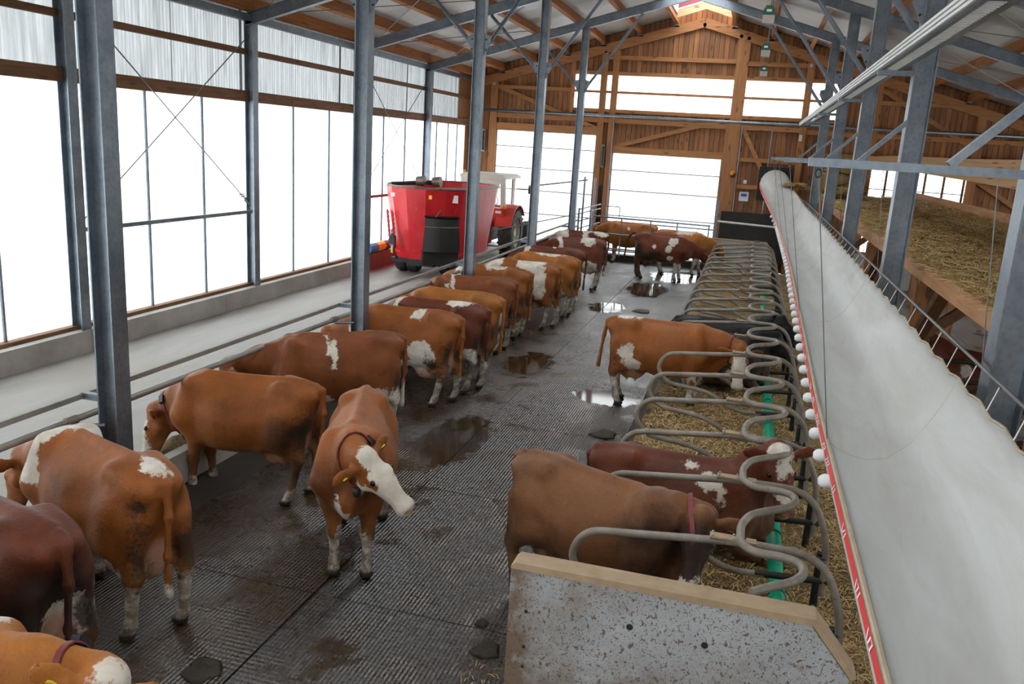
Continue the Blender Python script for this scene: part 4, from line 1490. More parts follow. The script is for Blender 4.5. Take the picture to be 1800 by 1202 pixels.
# ------------------------------------------------------------------ hanging lamps
for k, (Y, z) in enumerate(((15.7, 6.28), (20.5, 6.26), (25.6, 6.28))):
    x = -0.08
    lp = thing('pendant_lamp', 'green and white hanging lamp under the roof, %s of the three' % ('nearest', 'middle', 'farthest')[k], 'lamp', (x, Y, z - .2), 'green hanging lamps')
    w = .1
    MB().prism([(x - w, z), (x + w, z), (x + w, z + .06), (x + w * .55, z + .15), (x - w * .55, z + .15), (x - w, z + .06)], Y - .1, Y + .1, 'y').build('hood', 'lamp_green', lp)
    MB().prism([(x - w * .95, z - .13), (x + w * .95, z - .13), (x + w, z), (x - w, z)], Y - .1, Y + .1, 'y').build('diffuser', 'lamp_body', lp)
    box('label_plate', 'white_print', lp, x - .04, x + .04, Y - .103, Y - .1, z + .05, z + .09)
    MB().tube([(x + .02, Y, z + .15), (x + .05, Y, roof_z(x))], .01, 6).build('rod', 'wire', lp)

# ------------------------------------------------------------------ cattle gate at the far end
gt_ = thing('cattle_gate', 'galvanised cattle gate across the far end of the walkway', 'gate', (-3.2, 29.2, 0))
for z in (1.62, 1.05, 0.55):
    MB().tube([(-5.2, 29.2, z), (-1.2, 29.2, z - .02)], .03, 8).build('rail', 'galv', gt_, smooth='auto')
for i, xx in enumerate((-5.2, -4.2, -3.2, -2.3, -1.25)):
    MB().tube([(xx, 29.2, .3 if i else 0), (xx, 29.2, 1.64)], .025, 8).build('upright', 'galv', gt_, smooth='auto')
g2 = thing('mesh_gate', 'low wire mesh gate in front of the wide white door', 'gate', (-3.2, 30.75, 0))
for z in (0.3, 1.35):
    MB().tube([(-5.0, 30.75, z), (-1.1, 30.75, z)], .028, 8).build('rail', 'galv', g2, smooth='auto')
for i in range(27):
    xx = -4.95 + i * .148
    MB().tube([(xx, 30.75, .3), (xx, 30.75, 1.35)], .009, 5).build('bar', 'wire', g2)
box('threshold', 'manure', g2, -5.0, -1.1, 30.3, 30.7, -0.05, 0.22)
cr = thing('crush_gate', 'group of short galvanised gate bars beside the last feed post', 'gate', (-5.3, 29.2, 0))
for (xx, yy_, zt) in ((-5.5, 28.7, 2.95), (-5.3, 29.6, 2.9), (-5.6, 28.6, 1.9), (-5.3, 29.2, 1.85)):
    MB().tube([(xx, yy_, 0), (xx, yy_, zt)], .035, 8).build('post', 'galv', cr, smooth='auto')
for z in (1.25, 1.5, 1.75, 1.9):
    MB().tube([(-5.6, 28.6, z - .05), (-5.1, 29.9, z + .1)], .022, 8).build('rail', 'galv', cr, smooth='auto')
MB().tube([(-6.9, 26.6, 2.6), (-5.4, 28.7, 2.85)], .025, 8).build('tie_bar', 'galv', cr, smooth='auto')
MB().tube([(-7.6, 24.9, 1.25), (-5.6, 28.6, 1.7)], .02, 8).build('tie_bar', 'galv', cr, smooth='auto')
MB().tube(arc_path([(-4.9, 29.9, 1.6), (-4.9, 29.9, 1.95), (-4.4, 29.9, 1.95), (-4.4, 29.9, 1.6)], .05), .018, 6).build('hoop', 'galv', cr, smooth='auto')

# ------------------------------------------------------------------ feed mixer wagon
MXC = -8.5
mw = thing('feed_mixer_wagon', 'red vertical feed mixer wagon with flared tub standing in the alley', 'feed mixer', (MXC, 23.2, ALLEY_Z))


def tub_ring(hw, z, y0, y1, n=7):
    """faceted stadium seen from above"""
    pts = []
    for i in range(n + 1):
        a = math.pi + math.pi * i / n
        pts.append((MXC + hw * math.cos(a), y0 + hw + hw * math.sin(a), z))
    for i in range(n + 1):
        a = math.pi * i / n
        pts.append((MXC + hw * math.cos(a), y1 - hw + hw * math.sin(a), z))
    return pts


ZB, ZT = 0.82, 2.62
rings_o = [tub_ring(0.98, ZB, 21.2, 25.2), tub_ring(1.02, ZB + .3, 21.15, 25.25), tub_ring(1.26, ZT, 20.9, 25.5)]
rings_i = [tub_ring(1.22, ZT, 20.94, 25.46), tub_ring(0.96, ZB + .35, 21.25, 25.15)]
MB().loft(rings_o + rings_i, True, True).build('tub', 'red', mw)
MB().tube([V(*p) + V(0, 0, .012) for p in tub_ring(1.25, ZT, 20.91, 25.49, 10)], .032, 6, closed=True).build('rim', 'worn_steel', mw)
MB().tube([V(*p) for p in tub_ring(1.11, ZB + 1.0, 21.1, 25.3, 7)], .012, 6, closed=True).build('weld_line', 'red_kerb_paint', mw)
MB().loft([tub_ring(0.98, 0.7, 21.2, 25.2), tub_ring(1.0, ZB + .02, 21.18, 25.22)], True, True).build('tub_foot', 'red', mw)
# auger tip and arms over the rim
MB().tube([(MXC - .9, 21.4, ZT + .05), (MXC - .2, 21.9, ZT + .1), (MXC + .1, 22.0, ZT + .1)], .05, 8).build('hydraulic_arm', 'dark_iron', mw, smooth='auto')
for (dx, dy) in ((-.25, 21.8), (.16, 21.95)):
    MB().tube([(MXC + dx - .06, dy, ZT + .14), (MXC + dx + .16, dy, ZT + .16)], [.13, .15], 10).build('hydraulic_motor', 'worn_steel', mw, smooth='auto')
au = MB()
spn = 60
vs, fs = [], []
for i in range(spn):
    a = i * .35
    rad = 0.95 - .7 * i / spn
    z = ZB + .3 + 1.4 * i / spn
    vs += [(MXC + .1 * math.cos(a), 22.6 + .1 * math.sin(a), z), (MXC + rad * math.cos(a), 22.6 + rad * math.sin(a), z)]
    if i:
        fs.append((2 * i - 2, 2 * i - 1, 2 * i + 1, 2 * i))
au.add(vs, fs)
au.build('auger', 'worn_steel', mw)
MB().tube([(MXC - .2, 21.7, ZT - .08), (MXC + .9, 23.4, ZT - .05)], .05, 6).build('cross_bar', 'worn_steel', mw)
# discharge skirt on the rear right facet
c0, c1 = V(-8.34, 21.12, 0), V(-7.52, 21.62, 0)
nrm = V(0.52, -0.854, 0)
rows = []
for (z, out, wd) in ((1.9, .02, .92), (1.86, .2, .95), (1.64, .22, .96), (1.2, .24, 1.04), (0.98, .24, 1.06)):
    row = []
    for i in range(9):
        t = i / 8
        bulge = .16 * math.sin(math.pi * t)
        p = c0.lerp(c1, .5 + (t - .5) * wd) + nrm * (out + bulge) + V(0, 0, z)
        row.append(p)
    rows.append(row)
dsk = MB().loft(rows, False, False)
sk = dsk.build('discharge_skirt', 'black_rubber', mw, smooth='auto')
top_ = [c0.lerp(c1, t) + nrm * (.06 + .12 * (math.sin(math.pi * t) > 0.1)) + V(0, 0, 1.92) for t in (0, .25, .5, .75, 1)]
MB().loft([[p + nrm * .16 + V(0, 0, -.02) for p in top_], [p - nrm * .2 + V(0, 0, .03) for p in top_]], False, False).build('skirt_lid', 'dark_iron', sk)
MB().tube([rows[2][i] + nrm * .01 for i in range(9)], .012, 5).build('skirt_seam', 'worn_steel', sk)
MB().tube([c0.lerp(c1, .3) + nrm * .3 + V(0, 0, 1.9), c0.lerp(c1, .62) + nrm * .05 + V(0, 0, 2.25)], .02, 6).build('skirt_ram', 'worn_steel', mw)
MB().bar(c0.lerp(c1, .62) + nrm * .03 + V(0, 0, 1.75), c0.lerp(c1, .62) + nrm * -.12 + V(0, 0, 2.35), .1, .06).build('ram_bracket', 'red', mw)
MB().bar(c0 + V(0, 0, .8) + nrm * .05, c1 + V(0, 0, .8) + nrm * .05, .3, .36).build('discharge_frame', 'black_panel', mw)
# ladder-like ribs and marker boards on the rear left
for (xx, yy_, k) in ((MXC - .93, 21.7, 1), (MXC - .6, 21.26, 1)):
    rb = MB()
    rb.bar((xx - .06, yy_ - .03, .95), (xx - .17, yy_ - .06, 1.95), .05, .05)
    for i in range(8):
        f = i / 8
        rb.bar((xx - .06 - .11 * f, yy_ - .1, 1.0 + f), (xx - .06 - .11 * f, yy_ - .02, 1.0 + f), .05, .05)
    rb.build('toothed_rib', 'red', mw)
box('marker_board', 'blue_paint', mw, MXC - .86, MXC - .76, 21.36, 21.39, .95, 1.45)
box('marker_board', 'yellow_paint', mw, MXC - .84, MXC - .75, 21.35, 21.38, .8, 1.0)
hy = MB()
hy.tube(arc_path([(MXC - .74, 21.08, 1.3), (MXC - .66, 21.0, 1.35), (MXC - .58, 21.02, 1.2), (MXC - .6, 20.98, .9), (MXC - .52, 21.05, .7)], .08), .035, 7)
hy.box(MXC - .74, MXC - .58, 20.98, 21.08, 1.1, 1.32)
hy.build('hose_block', 'dark_iron', mw)
for (xx, yy_, z, w_, h_, mt) in ((MXC - .62, 21.0, 2.42, .12, .1, 'white_print'), (MXC + .45, 20.98, 2.42, .08, .1, 'yellow_paint'), (MXC + .95, 21.5, 2.38, .16, .2, 'white_print')):
    MB().box(xx - w_ / 2, xx + w_ / 2, yy_ - .12, yy_ - .09, z - h_ / 2, z + h_ / 2).build('sticker', mt, mw)
# chassis, axle, twin wheels
MB().box(MXC - .8, MXC + .8, 21.3, 21.42, .58, .7).build('rear_beam', 'dark_iron', mw)
MB().box(MXC - .4, MXC + .4, 21.4, 26.3, .5, .66).build('chassis', 'dark_iron', mw)
MB().bar((MXC, 25.8, .5), (MXC, 27.0, .62), .14, .14).build('drawbar', 'dark_iron', mw)
MB().box(MXC - .95, MXC + .95, 22.15, 22.3, .46, .58).build('axle', 'dark_iron', mw)


def wheel(cx, cy, cz, r, w, name, parent, rim=.55, lugs=0, n=28):
    """axis along x"""
    prof = [(-w / 2, r * .62), (-w / 2, r * .9), (-w * .38, r * .98), (0, r), (w * .38, r * .98), (w / 2, r * .9), (w / 2, r * .62)]
    rings = []
    for (dx, rad) in prof:
        rings.append([(cx + dx, cy + rad * math.cos(2 * math.pi * k / n), cz + rad * math.sin(2 * math.pi * k / n)) for k in range(n)])
    ty = MB().loft(rings, True, False).build(name, 'tyre', parent, smooth='auto')
    rm = MB()
    rr_ = []
    for (dx, rad) in ((-w * .42, r * .63), (-w * .2, r * .55), (w * .2, r * .55), (w * .42, r * .63)):
        rr_.append([(cx + dx, cy + rad * math.cos(2 * math.pi * k / n), cz + rad * math.sin(2 * math.pi * k / n)) for k in range(n)])
    rm.loft(rr_, True, False)
    rm.cyl((cx - w * .12, cy, cz), (cx + w * .18, cy, cz), r * .56, n)
    rm.cyl((cx, cy, cz), (cx + w * .34, cy, cz), r * .16, 14)
    rb_ = rm.build('rim', 'rim', ty, smooth='auto')
    bl = MB()
    for k in range(8):
        a = 2 * math.pi * k / 8
        bl.cyl((cx + w * .17, cy + r * .26 * math.cos(a), cz + r * .26 * math.sin(a)), (cx + w * .24, cy + r * .26 * math.cos(a), cz + r * .26 * math.sin(a)), r * .03, 6)
    tag(bl.build('wheel_nuts', 'dark_iron', ty), kind='stuff')
    if lugs:
        lg = MB()
        for k in range(lugs):
            for s in (-1, 1):
                a0 = 2 * math.pi * (k + (.5 if s > 0 else 0)) / lugs
                a1 = a0 + 2 * math.pi / lugs * .95
                p = V(cx + s * w * .5, cy + r * .96 * math.cos(a0), cz + r * .96 * math.sin(a0))
                q = V(cx + s * w * .03, cy + r * 1.0 * math.cos(a1), cz + r * 1.0 * math.sin(a1))
                up = V(0, math.cos((a0 + a1) / 2), math.sin((a0 + a1) / 2))
                lg.bar(p, q, r * .07, r * .09, up)
        tag(lg.build('tread_lugs', 'tyre', ty), kind='stuff')
    return ty


for xx in (MXC - .82, MXC - .48, MXC + .48, MXC + .82):
    wheel(xx, 22.23, ALLEY_Z + .34, .34, .28, 'wheel', mw)

# ------------------------------------------------------------------ tractor
TX, TY = -8.5, 27.6
tk = thing('tractor', 'old red tractor with white cab hitched to the feed mixer', 'tractor', (TX, TY, ALLEY_Z))
Z0 = ALLEY_Z
for s in (-1, 1):
    wheel(TX + s * .86, TY - .25, Z0 + .8, .8, .46, 'rear_wheel', tk, lugs=18)
    wheel(TX + s * .82, TY + 2.05, Z0 + .5, .5, .32, 'front_wheel', tk, lugs=14)
    # fender
    f1 = MB()
    ri = []
    for a in np.linspace(math.radians(35), math.radians(165), 9):
        y_, z_ = TY - .25 - .9 * math.cos(a) * -1, Z0 + .8 + .9 * math.sin(a)
        y_ = TY - .25 + .92 * math.cos(a)
        ri.append([(TX + s * .55, y_, z_), (TX + s * 1.12, y_, z_), (TX + s * 1.12, y_ * 1.0, z_ + .03), (TX + s * .55, y_, z_ + .03)])
    f1.loft(ri, True, True)
    f1.build('fender', 'tractor_red', tk)
    MB().box(TX + s * .58 - .24, TX + s * .58 + .2, TY - 1.0, TY - .55, Z0 + 1.32, Z0 + 1.62).build('fender_box', 'tractor_red', tk)
    MB().box(TX + s * .62 - .1, TX + s * .62 + .1, TY - 1.01, TY - 1.0, Z0 + 1.46, Z0 + 1.54).build('badge', 'white_print', tk)
    MB().box(TX + s * .8 - .07, TX + s * .8 + .07, TY - 1.0, TY - .9, Z0 + 1.62, Z0 + 1.7).build('tail_light', 'orange_lens', tk)
MB().box(TX - .28, TX + .28, TY - .7, TY + 2.4, Z0 + .5, Z0 + 1.05).build('gearbox', 'dark_iron', tk)
hd_ = MB().loft([[(TX - .36, TY + .8, Z0 + .95), (TX + .36, TY + .8, Z0 + .95), (TX + .36, TY + .8, Z0 + 1.5), (TX + .25, TY + .8, Z0 + 1.6), (TX - .25, TY + .8, Z0 + 1.6), (TX - .36, TY + .8, Z0 + 1.5)],
                 [(TX - .33, TY + 2.7, Z0 + .9), (TX + .33, TY + 2.7, Z0 + .9), (TX + .33, TY + 2.7, Z0 + 1.36), (TX + .23, TY + 2.7, Z0 + 1.46), (TX - .23, TY + 2.7, Z0 + 1.46), (TX - .33, TY + 2.7, Z0 + 1.36)]], True, True)
hd_.build('bonnet', 'tractor_red', tk)
MB().box(TX - .9, TX + .9, TY + 1.98, TY + 2.12, Z0 + .45, Z0 + .58).build('front_axle', 'dark_iron', tk)
MB().box(TX - .5, TX + .5, TY - .8, TY + .7, Z0 + 1.0, Z0 + 1.32).build('cab_floor', 'tractor_red', tk)
# cab
zb_, zt_ = Z0 + 1.6, Z0 + 2.55
rf_ = MB().loft([[(TX - .78, TY - .95, zt_ + .0), (TX + .78, TY - .95, zt_), (TX + .78, TY + .95, zt_), (TX - .78, TY + .95, zt_)],
                 [(TX - .78, TY - .95, zt_ + .08), (TX + .78, TY - .95, zt_ + .08), (TX + .78, TY + .95, zt_ + .08), (TX - .78, TY + .95, zt_ + .08)],
                 [(TX - .66, TY - .8, zt_ + .15), (TX + .66, TY - .8, zt_ + .15), (TX + .66, TY + .8, zt_ + .15), (TX - .66, TY + .8, zt_ + .15)]], True, True)
rf_.build('cab_roof', 'cab_white', tk)
MB().prism([(TX - .7, zt_), (TX + .66, zt_), (TX + .4, zt_ - .5), (TX - .1, zt_ - .62), (TX - .7, zt_ - .62)], TY - .9, TY - .84, 'y').build('rear_tarp', 'cab_white', tk)
for s in (-1, 1):
    MB().bar((TX + s * .7, TY - .75, zb_), (TX + s * .68, TY - .85, zt_), .16, .1, (0, 1, 0)).build('rear_pillar', 'cab_white', tk)
    MB().bar((TX + s * .72, TY + .2, zb_ - .3), (TX + s * .7, TY + .25, zt_), .05, .05, (0, 1, 0)).build('mid_pillar', 'cab_white', tk)
    MB().bar((TX + s * .6, TY + .8, zb_ - .2), (TX + s * .62, TY + .75, zt_), .06, .06, (0, 1, 0)).build('front_pillar', 'cab_white', tk)
    MB().bar((TX + s * .72, TY - .8, zb_), (TX + s * .72, TY + .8, zb_), .06, .06).build('waist_rail', 'cab_white', tk)
    MB().add([(TX + s * .7, TY - .7, zb_), (TX + s * .7, TY + .75, zb_), (TX + s * .69, TY + .72, zt_), (TX + s * .69, TY - .8, zt_)], [(0, 1, 2, 3)]).build('side_glass', 'glass', tk)
    MB().bar((TX + s * .72, TY + .75, zb_ + .6), (TX + s * 1.2, TY + .8, zb_ + .62), .025, .025).build('mirror_arm', 'dark_iron', tk)
    MB().box(TX + s * 1.2 - .08, TX + s * 1.2 + .08, TY + .77, TY + .82, zb_ + .45, zb_ + .75).build('mirror', 'dark_iron', tk)
MB().add([(TX - .6, TY + .78, zb_ - .1), (TX + .6, TY + .78, zb_ - .1), (TX + .62, TY + .75, zt_), (TX - .62, TY + .75, zt_)], [(0, 1, 2, 3)]).build('windscreen', 'glass', tk)
MB().box(TX - .25, TX + .25, TY - .55, TY - .1, Z0 + 1.3, Z0 + 1.5).build('seat', 'black_rubber', tk)
MB().box(TX - .25, TX + .25, TY - .62, TY - .52, Z0 + 1.45, Z0 + 1.95).build('seat_back', 'black_rubber', tk)
MB().tube([(TX + .2 * math.cos(a), TY + .3 + .08 * math.sin(a), Z0 + 1.75 + .17 * math.sin(a)) for a in np.linspace(0, 6.28, 18)[:-1]], .015, 6, closed=True).build('steering_wheel', 'black_rubber', tk)
MB().box(TX - .35, TX + .35, TY - 1.15, TY - .75, Z0 + .45, Z0 + 1.2).build('hitch_guard', 'red', tk)
MB().bar((TX + .1, TY - 1.25, Z0 + .42), (TX + 1.0, TY - 1.1, Z0 + .4), .06, .05).build('link_arm', 'galv', tk)

# coloured drum on the kerb
dr = thing('striped_roller', 'small blue yellow and brown roller lying on the red kerb', 'roller', (-10.15, 22.2, .66))
for (a, b, mt) in ((21.6, 22.1, 'blue_paint'), (22.1, 22.6, 'yellow_paint'), (22.6, 23.0, 'brown_paint')):
    MB().tube([(-10.16, a, .8), (-10.16, b, .8)], .14, 10).build('segment', mt, dr)

# dung pats and scattered straw on the walkway
def pat(x, y, r, lab):
    m_ = MB()
    rr_ = random.Random(int(x * 97 + y * 31))
    rings = []
    for (f, z) in ((1.0, 0.001), (.85, .02), (.5, .035), (.15, .03)):
        rings.append([(x + r * f * (1 + .25 * math.sin(k * 1.3 + x)) * math.cos(k * math.pi / 6) * rr_.uniform(.8, 1.1), y + 1.1 * r * f * math.sin(k * math.pi / 6) * rr_.uniform(.8, 1.1), z * rr_.uniform(.6, 1.3)) for k in range(12)])
    m_.loft(rings, True, True)
    tag(m_.build('dung_pat', 'manure', origin=(x, y, 0), smooth=True), lab, 'dung', 'dung pats on the walkway')


for (x, y, r, lab) in ((-1.45, 6.5, .14, 'dark dung pat near the left edge of the foreground wall'), (-1.75, 6.1, .06, 'small dung lump left of the foreground wall'), (-1.6, 5.75, .13, 'flat dung pat close beside the foreground wall'),
                       (-1.55, 18.7, .3, 'dark dung pat ahead of the cow with the white face in the boxes'), (-2.3, 21.0, .28, 'round dung pat in the middle of the walkway'), (-1.6, 11.3, .2, 'dung pat by the bed kerb behind the brown cow'),
                       (-3.5, 4.75, .16, 'wet dung pat in the foreground behind the patched cow'), (-1.5, 9.7, .12, 'small dung pat at the bed kerb')):
    pat(x, y, r, lab)
ws = thing('scattered_straw', 'few straw bits scattered beside the foreground wall', 'straw', (-1.5, 5.2, 0))
strands('straw', 90, (-1.75, -1.28), (4.6, 5.6), lambda x, y: 0.004 + 0 * x, ws, (.02, .08), .003, 41, .05)

# ------------------------------------------------------------------ cows
def nv(a):
    a = np.asarray(a, float)
    return a / (np.linalg.norm(a) + 1e-9)


class SDF:
    """smooth union of simple rounded shapes on a grid, meshed with surface nets"""

    def __init__(self):
        self.pr = []
        self.sx = 1.0

    def rc(self, a, b, ra, rb, k=0.06, sq=None, sub=False):
        f = np.array([self.sx, 1, 1])
        self.pr.append(('rc', np.array(a, float) * f, np.array(b, float) * f, ra, rb, k, sq, sub))

    def ball(self, a, r, k=0.05, sq=None, sub=False):
        self.rc(a, np.array(a, float) + np.array([0.001, 0, 0]), r, r, k, sq, sub)

    def ell(self, c, axes, rad, k=0.03):
        self.pr.append(('ell', np.array(c, float), np.array(axes, float), np.array(rad, float), k))

    def body(self, st, k=0.1, ntop=2.0, nbot=2.3):
        self.pr.append(('body', np.array(st, float) * np.array([self.sx, 1, 1, 1]), k, ntop, nbot))

    def bounds(self):
        lo, hi = np.full(3, 9.0), np.full(3, -9.0)
        for p in self.pr:
            if p[0] == 'rc':
                if p[7]:
                    continue
                r = max(p[3], p[4])
                l, h = np.minimum(p[1], p[2]) - r, np.maximum(p[1], p[2]) + r
            elif p[0] == 'ell':
                r = p[3].max()
                l, h = p[1] - r, p[1] + r
            else:
                s = p[1]
                l = np.array([s[0, 0] - .05, -s[:, 3].max(), s[:, 2].min()])
                h = np.array([s[-1, 0] + .05, s[:, 3].max(), s[:, 1].max()])
            lo, hi = np.minimum(lo, l), np.maximum(hi, h)
        return lo, hi

    def mesh(self, h, zfloor=0.0):
        lo, hi = self.bounds()
        lo = lo - 3 * h
        hi = hi + 3 * h
        lo[2] = max(lo[2], zfloor - 2 * h)
        n = np.ceil((hi - lo) / h).astype(int) + 1
        ax = [lo[i] + h * np.arange(n[i]) for i in range(3)]
        F = np.full(n, 1.0, np.float32)

        def sl(l, hh):
            i0 = np.maximum(0, np.floor((l - lo) / h).astype(int))
            i1 = np.minimum(n, np.ceil((hh - lo) / h).astype(int) + 1)
            return i0, i1

        for p in self.pr:
            if p[0] == 'rc':
                _, a, b, ra, rb, k, sq, sub = p
                r = max(ra, rb) + k + 2 * h
                i0, i1 = sl(np.minimum(a, b) - r, np.maximum(a, b) + r)
                if (i1 <= i0).any():
                    continue
                G = np.stack(np.meshgrid(*[ax[q][i0[q]:i1[q]] for q in range(3)], indexing='ij'), -1).astype(np.float32)
                P = G - a
                ba = b - a
                q_ = 1.0
                if sq is not None:
                    s, q_ = nv(sq[0]), sq[1]
                    P = P + (P @ s)[..., None] * s * (1 / q_ - 1)
                    ba = ba + (ba @ s) * s * (1 / q_ - 1)
                t = np.clip((P @ ba) / max(ba @ ba, 1e-9), 0, 1)
                d = np.linalg.norm(P - t[..., None] * ba, axis=-1) - (ra + (rb - ra) * t)
                d = d * (q_ if q_ < 1 else 1.0) ** 0.5
            elif p[0] == 'ell':
                _, c, A, rad, k = p
                sub = False
                r = rad.max() + k + 2 * h
                i0, i1 = sl(c - r, c + r)
                G = np.stack(np.meshgrid(*[ax[q][i0[q]:i1[q]] for q in range(3)], indexing='ij'), -1).astype(np.float32)
                Q = (G - c) @ A.T
                k0 = np.linalg.norm(Q / rad, axis=-1)
                k1 = np.linalg.norm(Q / (rad * rad), axis=-1)
                d = k0 * (k0 - 1) / np.maximum(k1, 1e-6)
            else:
                _, st, k, nt, nb = p
                sub = False
                xs = ax[0]
                xx = np.linspace(st[0, 0], st[-1, 0], 200)
                tab = np.stack([np.interp(xx, st[:, 0], st[:, i]) for i in (1, 2, 3)])
                ker = np.hanning(19)
                ker /= ker.sum()
                tab = np.stack([np.convolve(np.pad(t_, 9, mode='edge'), ker, 'valid') for t_ in tab])
                xc = np.clip(xs, st[0, 0], st[-1, 0])
                top, bot, w = [np.interp(xc, xx, t_)[:, None, None] for t_ in tab]
                cz, hh = top * .46 + bot * .54, None
                Z, Yg = ax[2][None, None, :], np.abs(ax[1])[None, :, None]
                up = Z > cz
                v = np.where(up, (Z - cz) / np.maximum(top - cz, .01), (cz - Z) / np.maximum(cz - bot, .01))
                u = Yg / np.maximum(w, .01)
                rho_t = (u ** nt + v ** nt) ** (1 / nt)
                rho_b = (u ** nb + v ** nb) ** (1 / nb)
                rho = np.where(up, rho_t, rho_b)
                d = (rho - 1) * np.minimum(w, (top - bot) / 2) * .85
                dx = np.abs(xs - xc)[:, None, None]
                d = np.where(dx > 0, np.sqrt(np.maximum(d, 0) ** 2 + dx ** 2), d).astype(np.float32)
                i0, i1 = np.zeros(3, int), n
            S = tuple(slice(i0[q], i1[q]) for q in range(3))
            A0 = F[S]
            if sub:
                hb = np.maximum(k - np.abs(A0 + d), 0) / k
                F[S] = np.maximum(A0, -d) + hb * hb * k * .25
            else:
                hb = np.maximum(k - np.abs(A0 - d), 0) / k
                F[S] = np.minimum(A0, d) - hb * hb * k * .25
        zg = ax[2][None, None, :]
        F = np.maximum(F, (zfloor - zg + 0.0).astype(np.float32))
        self.F, self.lo, self.h = F, lo, h
        return self.nets(F, lo, h)

    def sample(self, p):
        i = np.clip(np.round((np.asarray(p) - self.lo) / self.h).astype(int), 0, np.array(self.F.shape) - 1)
        return float(self.F[tuple(i)])

    @staticmethod
    def nets(F, lo, h):
        n = np.array(F.shape)
        c = n - 1
        ins = F < 0
        acc = np.zeros((*c, 3), np.float32)
        cnt = np.zeros(c, np.float32)
        crossings = []
        for axis in range(3):
            s0 = [slice(None)] * 3
            s1 = [slice(None)] * 3
            s0[axis] = slice(0, -1)
            s1[axis] = slice(1, None)
            a, b = F[tuple(s0)], F[tuple(s1)]
            m = ins[tuple(s0)] != ins[tuple(s1)]
            idx = np.argwhere(m)
            t = (a[m] / (a[m] - b[m]))
            pos = idx.astype(np.float32)
            pos[:, axis] += t
            o1, o2 = [q for q in range(3) if q != axis]
            for d1 in (0, -1):
                for d2 in (0, -1):
                    cc = idx.copy()
                    cc[:, o1] += d1
                    cc[:, o2] += d2
                    ok = ((cc >= 0) & (cc < c)).all(1)
                    fl_ = np.ravel_multi_index(cc[ok].T, c)
                    np.add.at(acc.reshape(-1, 3), fl_, pos[ok])
                    np.add.at(cnt.reshape(-1), fl_, 1)
            crossings.append((axis, idx, ins[tuple(s0)][m]))
        used = cnt > 0
        vid = np.full(c, -1, np.int64)
        vid[used] = np.arange(used.sum())
        verts = acc[used] / cnt[used][:, None] * h + lo
        faces = []
        for axis, idx, inside in crossings:
            o1, o2 = (axis + 1) % 3, (axis + 2) % 3
            ok = (idx[:, o1] > 0) & (idx[:, o2] > 0) & (idx[:, o1] < c[o1]) & (idx[:, o2] < c[o2])
            idx, inside = idx[ok], inside[ok]
            q = []
            for (d1, d2) in ((-1, -1), (0, -1), (0, 0), (-1, 0)):
                cc = idx.copy()
                cc[:, o1] += d1
                cc[:, o2] += d2
                q.append(vid[cc[:, 0], cc[:, 1], cc[:, 2]])
            q = np.stack(q, 1)
            q = np.where(inside[:, None], q, q[:, ::-1])
            faces.append(q)
        return verts.astype(np.float32), np.concatenate(faces, 0)


